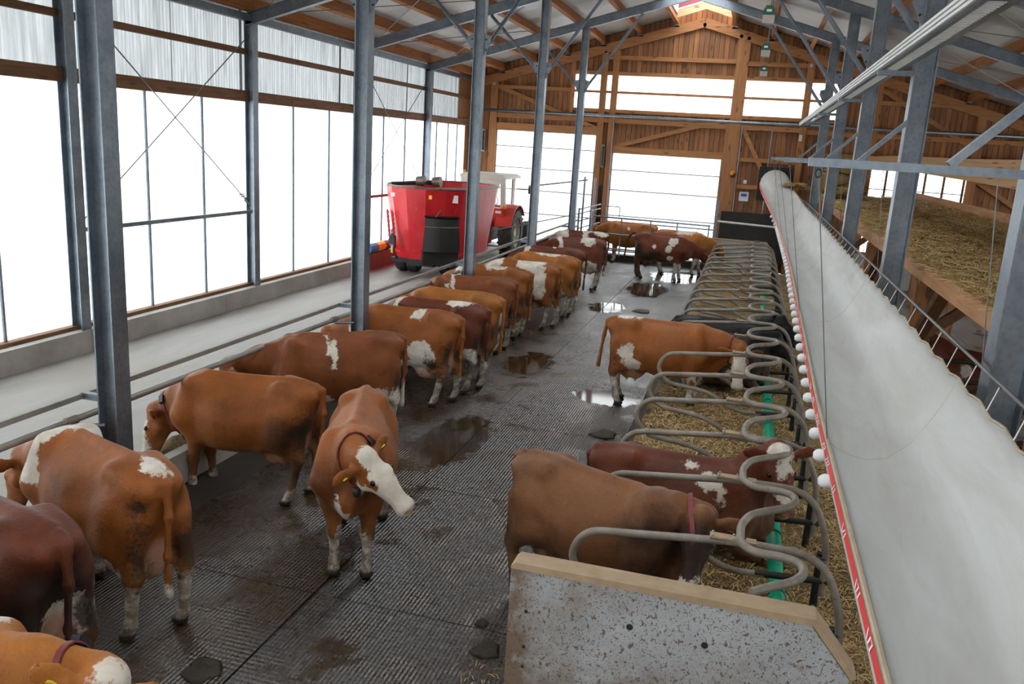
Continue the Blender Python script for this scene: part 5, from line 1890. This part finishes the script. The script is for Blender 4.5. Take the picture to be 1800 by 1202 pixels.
def make_cow(label, loc, heading, poll, muzzle, col, white=(), dirt=(), shade=(), lying=False, scale=1.0, h=0.022, legs=(0, 0, 0, 0), belly=0.0, collar=True,
             tag_col='tag_yellow', tail=None, eyes=True, zlift=0.0, group=None, udder=1.0, front_lift=0.0, tail_white=False, face=None):
    S = SDF()
    dz = -0.50 if lying else 0.0
    st = [(-.93, 1.34, 1.16, .05), (-.88, 1.375, .98, .15), (-.78, 1.41, .86, .24), (-.62, 1.435, .76, .285), (-.48, 1.44, .70, .30), (-.30, 1.415, .60 - belly, .325),
          (-.05, 1.405, .54 - belly, .385), (.25, 1.40, .54 - belly * .6, .375), (.48, 1.425, .57, .31), (.64, 1.425, .62, .255), (.80, 1.36, .70, .19), (.90, 1.27, .80, .12)]
    st = [(a, b + dz, c + dz, d * (1.08 if lying else 1)) for a, b, c, d in st]
    feeding = poll[2] < 1.04 and not lying
    if feeding:
        st[-3:] = [(.64, 1.39, .62, .25), (.80, 1.25, .70, .19), (.90, 1.12, .78, .12)]
    S.sx = .92
    S.body(st, .1, 1.85, 2.35)
    for s in (-1, 1):
        # bones of the hip and shoulder, hollow flank
        S.rc((-.50, s * .18, 1.36 + dz), (-.88, s * .12, 1.27 + dz), .035, .05, .15)
        S.ball((-.26, s * .43, 1.20 + dz), .10, .2, None, True)
        S.rc((.60, s * .17, 1.30 + dz), (.70, s * .22, .98 + dz), .10, .13, .12)
        S.rc((-.62, s * .12, 1.06 + dz), (-.58, s * .14, .88 + dz), .18, .16, .14)
    S.rc((-.80, 0, 1.40 + dz), (.45, 0, 1.415 + dz), .028, .035, .07)
    if not lying:
        for i, s in ((0, 1), (1, -1)):
            o = legs[i]
            y0 = .2
            S.rc((-.62, s * .13, 1.0), (-.60 + o * .3, s * .19, .76), .17, .13, .14)
            S.ball((-.45 + o * .3, s * .205, .80), .10, .12)
            S.rc((-.60 + o * .3, s * .195, .78), (-.79 + o * .6, s * y0, .56), .135, .07, .08)
            S.rc((-.80 + o * .6, s * .17, .98), (-.84 + o * .6, s * y0, .60), .09, .045, .1)
            S.ball((-.825 + o * .6, s * y0, .545), .062, .04)
            S.rc((-.81 + o * .6, s * y0, .53), (-.765 + o, s * y0, .17), .058, .046, .03)
            S.ball((-.755 + o, s * y0, .135), .056, .03)
            S.rc((-.735 + o, s * y0, .12), (-.715 + o, s * y0, .05), .043, .058, .025)
            S.rc((-.70 + o, s * (y0 + .025), .042), (-.655 + o, s * (y0 + .022), .03), .042, .032, .012)
            S.rc((-.70 + o, s * (y0 - .028), .042), (-.655 + o, s * (y0 - .022), .03), .042, .032, .012)
        for i, s in ((2, 1), (3, -1)):
            o = legs[i]
            y0 = .15
            fl = front_lift
            S.rc((.66, s * .19, .92), (.54, s * .175, .70), .13, .095, .09)
            S.rc((.55, s * .17, .70), (.58 + o * .6, s * y0, .43 + fl), .092, .062, .06)
            S.ball((.585 + o * .6, s * y0, .42 + fl), .066, .03)
            S.rc((.58 + o * .6, s * y0, .40 + fl), (.575 + o, s * y0, .16 + fl), .053, .043, .03)
            S.ball((.58 + o, s * y0, .13 + fl), .053, .03)
            S.rc((.585 + o, s * y0, .12 + fl), (.60 + o, s * y0, .05 + fl), .042, .056, .025)
            S.rc((.61 + o, s * (y0 + .026), .042 + fl), (.655 + o, s * (y0 + .022), .03 + fl), .042, .03, .012)
            S.rc((.61 + o, s * (y0 - .026), .042 + fl), (.655 + o, s * (y0 - .022), .03 + fl), .042, .03, .012)
        if udder:
            u = udder
            S.rc((-.50, 0, .66), (-.40, 0, .60), .17 * u, .14 * u, .09)
            S.rc((-.74, 0, .86), (-.64, 0, .60), .08 * u, .135 * u, .05)
            for sx in (-.55, -.40):
                for s in (-1, 1):
                    S.ball((sx, s * .075, .55 - .02 * u), .085 * u, .05)
                    S.rc((sx, s * .08, .50), (sx, s * .085, .40), .02, .014, .02)
        # skin fold from flank to udder
        for s in (-1, 1):
            S.rc((-.28, s * .2, .66), (-.45, s * .2, .78), .04, .05, .1)
    else:
        for s in (-1, 1):
            S.rc((-.58, s * .22, .42), (-.22, s * .34, .22), .18, .12, .1)
            S.rc((-.22, s * .34, .2), (-.58, s * .42, .1), .1, .06, .06)
            S.rc((-.58, s * .42, .09), (-.28, s * .47, .06), .05, .04, .03)
            S.rc((-.28, s * .47, .055), (-.2, s * .48, .05), .05, .045, .02)
            S.rc((.62, s * .2, .4), (.72, s * .24, .2), .13, .09, .08)
            S.rc((.72, s * .24, .18), (.92, s * .2, .09), .075, .055, .04)
            S.rc((.92, s * .2, .08), (.62, s * .22, .06), .05, .045, .03)
    # brisket
    S.rc((.78, 0, .80 + dz), (.93, 0, .86 + dz), .12, .10, .12, ((0, 1, 0), .6))
    S.sx = 1.0
    P = np.array(poll, float)
    Mz = np.array(muzzle, float)
    f = nv(Mz - P)
    nb = np.array([.60, 0, (1.05 if feeding else 1.12) + dz])
    hint = nv(P - nb) + np.array([0, 0, .7])
    if face is not None:
        hint = np.array(face, float)
    u = nv(hint - (hint @ f) * f)
    s_ = np.cross(u, f)
    C = P - .10 * f - (.055 if face is None else .11) * u
    latn = nv(np.cross(np.array([0, 0, 1.0]), nv(C - nb)) + 1e-6)
    mid = (nb + C) / 2 + np.array([0, 0, .035])
    S.rc(nb + np.array([.02, 0, .02]), mid, .27, .185, .12, (latn, .66))
    S.rc(mid, C, .19, .125, .1, (latn, .74))
    S.rc(nb + np.array([-.02, 0, .2]), mid + np.array([0, 0, .1]), .09, .06, .1)
    # brisket and dewlap
    S.rc((.83, 0, .80 + dz), P + .06 * f - .15 * u, .06, .045, .1, (latn, .45))
    # head
    hs = 1.13
    hp = lambda a, b=0, c=0: P + hs * (a * f + b * s_ + c * u)
    q = lambda *r: [hs * v for v in r]
    S.rc(hp(-.02, 0, -.01), hp(.18, 0, -.015), *q(.108, .098), .06, (s_, .95))
    S.rc(hp(.16, 0, -.02), hp(.40, 0, -.035), *q(.092, .070), .06, (s_, .9))
    S.ell(hp(.43, 0, -.04), np.stack([f, s_, u]), q(.065, .082, .064), .04)
    S.rc(hp(.06, 0, -.11), hp(.37, 0, -.085), *q(.07, .042), .06, (s_, .8))
    S.ball(hp(-.05, 0, .055), .078, .06)
    for s in (-1, 1):
        S.ball(hp(.135, s * .078, .03), .038, .04)
        S.ball(hp(.10, s * .07, -.08), .07, .05)
        eu = 0.0 if face is None else .05
        S.rc(hp(-.02, s * .09, .0), hp(-.035, s * .15, -.01 + eu), .04, .036, .03)
        e = nv(s * s_ * .95 - .12 * f - .10 * u)
        nrm_ = nv(f * .55 + u * .5 - (f * .55 + u * .5) @ e * e)
        S.ell(hp(-.045, s * .215, -.02 + eu), np.stack([e, nv(np.cross(nrm_, e)), nrm_]), (.108, .066, max(.022, h * 1.05)), .02)
        S.ball(hp(.475, s * .036, -.02), .02, .01, None, True)
    # tail
    tz = 1.375 + dz
    if tail is None:
        tl = [(-.90, 0, tz), (-.985, 0, tz - .05), (-1.01, .02, tz - .3), (-.985, .03, tz - .62), (-.975, .02, tz - .95)] if not lying else [(-.90, 0, tz), (-.98, .02, tz - .1), (-1.0, .12, tz - .5), (-.95, .3, .06)]
    else:
        tl = tail
    tl = [(p[0] * .92, p[1], p[2]) for p in tl]
    tr_ = np.linspace(.04, .018, len(tl))
    for i in range(len(tl) - 1):
        S.rc(tl[i], tl[i + 1], tr_[i], tr_[i + 1], .04)
    S.rc(np.array(tl[-1]) * .35 + np.array(tl[-2]) * .65, np.array(tl[-1]), .022, .036, .03)
    verts, faces = S.mesh(h, 0.0)
    # fields for the coat
    X, Y, Z = verts.T
    W = np.full(len(X), -1.0, np.float32)

    def field(items):
        out = np.full(len(X), -1.0, np.float32)
        for it in items:
            if it[0] == 'h':
                c = hp(it[1], it[2], it[3])
                d = it[4] - np.linalg.norm(verts - c, axis=1)
            elif it[0] == 'leg':
                d = (it[1] - Z) * .45
                if len(it) > 2:
                    d = np.minimum(d, (X - it[2]) if it[3] > 0 else (it[2] - X))
            elif it[0] == 'band':       # x0 x1 z0 z1 [side]
                d = np.minimum(np.minimum(X - it[1], it[2] - X), np.minimum(Z - it[3], it[4] - Z))
                if len(it) > 5:
                    d = np.minimum(d, Y * it[5] + .05)
            else:                        # ellipsoid x y z rx ry rz
                x, y, z, rx, ry, rz = it
                x = x * .92
                q = np.sqrt(((X - x) / rx) ** 2 + ((Y - y) / ry) ** 2 + ((Z - z) / rz) ** 2)
                d = (1 - q) * min(rx, ry, rz)
            out = np.maximum(out, d.astype(np.float32))
        return out
    white_f = field(list(white) + ([(float(tl[-1][0]) / .92, float(tl[-1][1]), float(tl[-1][2]), .12, .12, .3)] if tail_white else []))
    pinks = [('h', .475, 0, -.03, .055)]
    if not lying and udder:
        pinks += [(-.46, 0, .52, .2 * udder, .17 * udder, .13), (-.72, 0, .62, .2, .13, .24)]
    pink_f = field(pinks)
    grime = [] if lying else [(-.90, .2, .72, .16, .18, .24), (-.90, -.2, .72, .16, .18, .24), (-.72, .2, .5, .14, .14, .12)]
    dirt_f = field(list(dirt) + grime) - .03
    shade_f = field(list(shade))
    hoof_f = (.075 + (front_lift * (X > .2)) - Z) if not lying else np.full(len(X), -1.0)
    if lying:
        dirt_f = np.maximum(dirt_f, (.10 - Z) * .6)
    me = bpy.data.meshes.new('cow')
    nF = len(faces)
    me.vertices.add(len(verts))
    me.vertices.foreach_set('co', verts.ravel())
    me.loops.add(nF * 4)
    me.loops.foreach_set('vertex_index', faces.astype(np.int32).ravel())
    me.polygons.add(nF)
    me.polygons.foreach_set('loop_start', np.arange(nF, dtype=np.int32) * 4)
    me.polygons.foreach_set('use_smooth', np.ones(nF, bool))
    me.update(calc_edges=True)
    me.validate()
    for nm, arr in (('white', white_f), ('pink', pink_f), ('dirt', dirt_f), ('shade', shade_f), ('hoof', hoof_f)):
        at = me.attributes.new(nm, 'FLOAT', 'POINT')
        at.data.foreach_set('value', np.ascontiguousarray(arr, dtype=np.float32))
    me.materials.append(M['coat'])
    ob = bpy.data.objects.new('cow', me)
    COL.objects.link(ob)
    ob.location = (loc[0] - .07 * scale * math.cos(math.radians(heading)), loc[1] - .07 * scale * math.sin(math.radians(heading)), zlift)
    ob.rotation_euler = (0, 0, math.radians(heading))
    ob.scale = (scale,) * 3
    ob.color = col
    tag(ob, label, 'cow', group)
    ORIGIN[ob.name] = Vector((0, 0, 0))
    if eyes:
        for s in (-1, 1):
            MB().sphere(hp(.14, s * .095, .036), .029, 10, 7).build('eye', 'eye_dark', ob, smooth=True)
            if s < 0 or eyes == 2:
                MB().bar(hp(-.02, s * .205, -.03) - .035 * u, hp(-.02, s * .205, -.03) + .02 * u, .05, .012, f).build('ear_tag', tag_col, ob)
    if collar:
        cc = mid * .42 + C * .58
        dr_ = nv(C - mid)
        e1 = nv(np.cross(dr_, [0, 0, 1]) if abs(dr_[2]) < .95 else np.cross(dr_, [1, 0, 0]))
        e2 = np.cross(dr_, e1)
        rings = [[], [], [], []]
        pts = []
        for a in np.linspace(0, 2 * np.pi, 25)[:-1]:
            dv = math.cos(a) * e1 + math.sin(a) * e2
            r = .08
            while r < .4 and S.sample(cc + dv * r) < 0:
                r += h * .3
            pts.append((dv, r + .004))
        rs_ = np.array([p[1] for p in pts])
        rs_ = (rs_ + np.roll(rs_, 1) + np.roll(rs_, -1)) / 3
        ringA = [tuple(cc + dv * (r + .002) + dr_ * .02) for (dv, _), r in zip(pts, rs_)]
        ringB = [tuple(cc + dv * (r + .012) + dr_ * .018) for (dv, _), r in zip(pts, rs_)]
        ringC = [tuple(cc + dv * (r + .012) - dr_ * .018) for (dv, _), r in zip(pts, rs_)]
        ringD = [tuple(cc + dv * (r + .002) - dr_ * .02) for (dv, _), r in zip(pts, rs_)]
        MB().loft([ringA, ringB, ringC, ringD], True, False).build('collar', 'collar_red', ob, smooth='auto')
        side = int(np.argmin([p[0][2] for p in pts]))
        dv, r = pts[side][0], rs_[side]
        MB().sphere(cc + dv * (r + .04), .05, 10, 7, (1, .8, 1)).build('collar_weight', 'collar_box', ob, smooth=True)
        dv, r = pts[(side + 9) % 24][0], rs_[(side + 9) % 24]
        MB().bar(cc + dv * (r + .02) - dr_ * .01 - .05 * np.cross(dv, dr_), cc + dv * (r + .02) - dr_ * .01 + .05 * np.cross(dv, dr_), .05, .04, dv).build('collar_sensor', 'collar_box', ob)
    return ob


BR = srgb(146, 84, 36)       # warm brown
OR = srgb(162, 100, 42)      # orange brown
DR = srgb(104, 52, 31)       # dark red
RD = srgb(128, 71, 35)
TN = srgb(122, 80, 50)       # dun brown
BK = srgb(24, 22, 22)
FEED_P, FEED_M = (1.24, 0.0, .86), (1.42, .04, .42)
LEGS_W = [('leg', .40)]
HIND_D = [(-.92, 0, .62, .2, .35, .3), ('leg', .12)]
FACE = [('h', .15, 0, .08, .12), ('h', .32, 0, .02, .13), ('h', .45, 0, -.02, .11)]
GF = 'brown cows feeding in a row along the kerb'


def cow(*a, **k):
    return make_cow(*a, **k)


# near left
cow('orange cow with raised ear and white face cut off by the bottom left corner', (-3.95, 2.99), -12, (1.32, .16, 1.28), (1.58, -.20, .92), OR,
    white=FACE + [('h', -.05, 0, .08, .1), ('h', .06, 0, .1, .11), (.55, .1, 1.42, .10, .12, .05)], dirt=[], h=.02, legs=(.1, -.1, 0, .1), tag_col='tag_yellow')
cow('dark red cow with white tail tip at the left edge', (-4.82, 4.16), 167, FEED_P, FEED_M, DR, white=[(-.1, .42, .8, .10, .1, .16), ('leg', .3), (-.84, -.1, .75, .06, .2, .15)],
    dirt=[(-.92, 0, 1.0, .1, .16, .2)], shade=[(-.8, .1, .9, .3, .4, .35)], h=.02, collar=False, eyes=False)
cow('big brown cow with white shoulder patch, rear turned to the camera', (-4.83, 5.30), 160, (1.24, .05, .92), (1.44, .1, .48), BR,
    white=[('band', .34, .56, .95, 1.6, -1), ('band', .46, .66, 1.0, 1.6, 1), (-.78, 0, 1.40, .14, .10, .10), ('leg', .50, -.2, -1), ('leg', .36), (-.60, .2, .62, .16, .2, .13), (-.5, -.2, .62, .2, .2, .1)],
    dirt=[(-.88, .2, 1.16, .12, .12, .12), (-.92, -.13, 1.2, .08, .08, .08), (-.88, .2, .98, .08, .2, .15), ('leg', .14)], h=.02, legs=(.05, -.05, .1, -.1), belly=.02, udder=1.12, collar=False, eyes=False)
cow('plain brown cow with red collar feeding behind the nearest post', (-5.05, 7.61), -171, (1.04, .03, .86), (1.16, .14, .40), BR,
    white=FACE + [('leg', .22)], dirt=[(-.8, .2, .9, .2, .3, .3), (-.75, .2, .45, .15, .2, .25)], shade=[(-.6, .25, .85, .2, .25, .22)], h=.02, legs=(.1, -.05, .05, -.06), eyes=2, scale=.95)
cow('brown cow with white face standing in the walkway and looking right', (-3.296, 6.874), -70, (.96, .17, 1.26), (1.12, .60, .88), BR,
    white=[('h', .0, 0, .10, .12), ('h', .12, 0, .09, .135), ('h', .30, 0, -.01, .17), ('h', .43, 0, -.04, .16), ('h', .16, -.06, -.13, .13), ('h', .16, .06, -.13, .13), ('leg', .42), (.93, -.04, .74, .12, .08, .16)],
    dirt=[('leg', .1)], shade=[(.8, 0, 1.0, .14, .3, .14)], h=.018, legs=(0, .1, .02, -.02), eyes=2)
# feeding row
cow('brown cow with a thin white stroke on the shoulder in the feeding row', (-4.98, 9.52), -143, (1.30, .02, 1.00), (1.46, .05, .55), RD,
    white=[('band', .02, .09, 1.05, 1.36, 1), ('band', .09, .15, 1.22, 1.42, 1), ('leg', .72, -.3, -1), ('leg', .3), (-.55, .2, .7, .16, .16, .16), (.2, .3, .62, .12, .15, .1)],
    dirt=[(-.8, .2, .8, .12, .2, .2), ('leg', .12)], h=.022, legs=(0, .15, 0, .1), group=GF, collar=False, eyes=False)
cow('brown cow with white flank patch and full pale udder', (-4.88, 11.58), -177, FEED_P, FEED_M, BR,
    white=[(-.42, .3, .84, .22, .22, .2), (-.2, .2, .6, .35, .3, .12), (-.28, .1, 1.36, .1, .14, .1), ('band', .62, .82, 1.0, 1.5), ('leg', .45)],
    dirt=[(-.8, .22, .82, .18, .16, .32), (-.6, .3, .72, .14, .14, .16), ('leg', .12)], h=.022, legs=(.12, -.1, 0, .1), group=GF, udder=1.38, collar=False, eyes=False)
cow('red cow with white rump saddle in the feeding row', (-4.72, 12.42), -178, FEED_P, FEED_M, DR,
    white=[(-.48, .02, 1.44, .22, .2, .10), ('band', .52, .60, 1.15, 1.5), (-.7, .2, .6, .2, .2, .2), ('leg', .5)], dirt=[(-.85, .2, .8, .15, .2, .3), (-.7, .2, .45, .2, .2, .2), ('leg', .12)], h=.024, group=GF, collar=False, eyes=False, legs=(.05, -.1, 0, 0))
cow('plain orange cow in the feeding row', (-4.78, 13.45), 180, FEED_P, FEED_M, OR, white=[('leg', .4), (-.6, .2, .6, .15, .2, .12)], dirt=[(-.85, .1, .75, .15, .3, .3), ('leg', .15)], h=.025, group=GF, collar=False, eyes=False, legs=(0, .1, 0, 0))
cow('brown cow with small white squiggle behind the shoulder', (-5.02, 15.0), -163, FEED_P, FEED_M, RD, white=[('band', .25, .34, 1.2, 1.5, 1), (.45, .22, 1.28, .06, .1, .05), ('leg', .45), (-.62, .25, .68, .14, .12, .2)],
    dirt=[(-.85, .2, .7, .12, .2, .3), ('leg', .12)], h=.025, group=GF, collar=False, eyes=False, legs=(.1, -.1, 0, 0))
cow('brown cow half hidden behind the third feed post', (-5.08, 16.58), 178, FEED_P, FEED_M, BR, white=[('band', .5, .75, 1.1, 1.5), (-.1, .05, 1.42, .2, .1, .06), ('leg', .42)], dirt=[(-.85, .2, .7, .12, .2, .3), ('leg', .12)], h=.026, group=GF, collar=False, eyes=False)
cow('white and brown pied cow with large white rump patch', (-4.74, 17.75), 179, FEED_P, FEED_M, BR, white=[('band', .38, .85, .9, 1.6), (-.3, 0, 1.36, .36, .45, .16), (-.55, .26, 1.05, .16, .22, .4), ('leg', .48)],
    dirt=[(-.85, .1, .6, .12, .25, .2), ('leg', .12)], h=.026, group=GF, collar=False, eyes=False, legs=(.05, -.12, 0, 0))
cow('orange cow with white topline behind the pied cow', (-4.62, 19.35), 172, FEED_P, FEED_M, OR, white=[(-.2, .0, 1.43, .4, .1, .05), ('leg', .5), (-.6, .22, .62, .14, .16, .16)], dirt=[(-.85, .1, .6, .12, .25, .2), ('leg', .12)], h=.026, group=GF, collar=False, eyes=False)
cow('dark red cow with white neck stripe in the feeding row', (-4.78, 20.7), -170, FEED_P, FEED_M, DR, white=[('band', .5, .64, .9, 1.6), (-.1, 0, 1.42, .06, .06, .06), ('leg', .3)], dirt=[(-.85, .1, .6, .12, .25, .3), ('leg', .2)], h=.027, group=GF, collar=False, eyes=False)
cow('dark red cow with white hip patch and white belly', (-4.70, 23.3), -158, FEED_P, FEED_M, DR, white=[('band', .35, .5, 1.0, 1.6), (-.42, .05, 1.36, .22, .3, .16), (-.4, .2, .66, .3, .3, .2), ('leg', .5)], dirt=[('leg', .14)], h=.028, group=GF, collar=False, eyes=False, legs=(.1, -.1, 0, 0))
cow('pied red and white cow farthest in the feeding row', (-5.0, 25.4), -168, FEED_P, FEED_M, DR, white=[('band', .3, .9, .8, 1.6), ('band', -.3, -.12, .8, 1.6), (-.75, 0, 1.4, .3, .3, .10), (-.2, .2, .9, .3, .3, .1), ('leg', .4)], dirt=[('leg', .16)], h=.03, group=GF, collar=False, eyes=False)
# far end
cow('orange cow standing behind the cattle gate', (-4.02, 29.98), 180, (1.28, .1, 1.12), (1.7, .2, .9), OR, white=[(.05, .34, 1.28, .08, .1, .10), ('leg', .3), FACE[1]], dirt=[('leg', .16)], h=.03, collar=False, eyes=False)
cow('red cow with dung-blackened hindquarters walking at the far end', (-2.45, 26.8), -3, (1.25, .42, .92), (1.35, .75, .62), DR, white=[(.42, -.3, 1.24, .14, .2, .14), (.28, -.33, 1.02, .10, .12, .12), (.35, -.3, .72, .1, .2, .1), ('leg', .55, .2, 1), (-.2, -.3, 1.05, .06, .1, .06)],
    dirt=[(-.85, -.1, .85, .35, .5, .42), (-.3, -.3, .75, .45, .3, .22), ('leg', .62, -.3, -1)], h=.026, legs=(-.1, .1, .06, -.06), collar=False, eyes=False, udder=.9,
    tail=[(-.90, 0, 1.375), (-1.0, .05, 1.40), (-1.15, .12, 1.28), (-1.22, .15, 1.1), (-1.26, .15, .85), (-1.3, .15, .6)])
cow('orange and white cow partly hidden behind the walking red cow', (-1.95, 28.35), 2, (1.2, .2, .95), (1.4, .4, .62), OR, white=[(.1, 0, 1.42, .3, .3, .1), ('leg', .55), (-.5, 0, .6, .3, .3, .2), (.7, 0, 1.4, .15, .2, .1)], dirt=[('leg', .2)], h=.03, legs=(.0, .1, .1, -.15), collar=False, eyes=False)
# lying boxes
cow('brown cow with white face standing in a lying box', (-1.0, 12.98), -4, (1.24, -.30, 1.12), (1.27, -.42, .52), BR, face=(.1, -1, .4),
    white=[('h', .05, 0, .09, .1), ('h', .2, 0, .05, .13), ('h', .38, 0, -.02, .14), ('h', .28, 0, -.12, .09), (-.66, 0, 1.46, .25, .1, .05), (-.55, -.28, .92, .13, .15, .16), (-.42, -.28, .72, .12, .16, .14), ('leg', .46), (.6, -.15, .66, .12, .12, .12)],
    dirt=[(-.72, -.2, .75, .12, .2, .2), ('leg', .1), (-.78, -.12, 1.37, .06, .06, .04)], h=.02, legs=(0, .06, .02, .0), scale=.97, front_lift=.14, udder=1.05, eyes=2,
    tail=[(-.90, 0, 1.385), (-.99, -.02, 1.33), (-1.03, -.05, 1.1), (-1.06, -.06, .85), (-1.09, -.06, .58)])
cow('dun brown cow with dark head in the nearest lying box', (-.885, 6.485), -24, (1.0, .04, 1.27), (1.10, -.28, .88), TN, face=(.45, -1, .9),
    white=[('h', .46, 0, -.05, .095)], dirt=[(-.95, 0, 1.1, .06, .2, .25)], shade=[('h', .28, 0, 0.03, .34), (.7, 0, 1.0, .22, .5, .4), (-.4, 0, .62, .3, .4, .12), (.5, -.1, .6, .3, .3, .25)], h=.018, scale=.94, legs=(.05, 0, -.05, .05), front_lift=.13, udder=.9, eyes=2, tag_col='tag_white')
cow('red cow with white poll and white shoulder flash lying in the second box', (-.30, 8.02), -2, (.92, -.05, 1.06), (1.02, -.30, .64), DR, face=(.2, -1, .7),
    white=[('h', -.05, 0, .09, .12), ('h', .1, 0, .09, .09), ('h', .3, 0, 0, .1), (.36, -.26, .80, .12, .14, .09), (.46, -.3, .68, .05, .1, .10), (.12, -.15, .9, .06, .1, .05)], lying=True, h=.02, zlift=.13, collar=False)
cow('black cow lying in a box behind the white faced cow', (-.15, 15.45), 0, (1.0, -.1, .98), (1.32, -.22, .72), BK, white=[], lying=True, h=.026, zlift=.13, collar=False, eyes=False)
cow('black and white cow lying half hidden under the white faced cow', (-.25, 14.15), 2, (1.0, .1, .88), (1.3, .1, .6), BK, white=[(-.7, -.3, .35, .14, .3, .2), (-.3, -.4, .2, .16, .2, .18), (.3, -.3, .3, .1, .2, .12)], lying=True, h=.026, zlift=.13, collar=False, eyes=False)
cow('red and white cow lying in the shade under the straw loft', (3.9, 14.6), 160, (1.0, 0, .98), (1.3, .1, .7), DR, white=[(-.35, 0, .9, .45, .4, .12), (-.2, .3, .7, .12, .2, .2), (-.7, .2, .6, .12, .2, .2), (.3, .25, .7, .08, .2, .1)], lying=True, h=.028, zlift=.14, scale=1.05, collar=False, eyes=False)
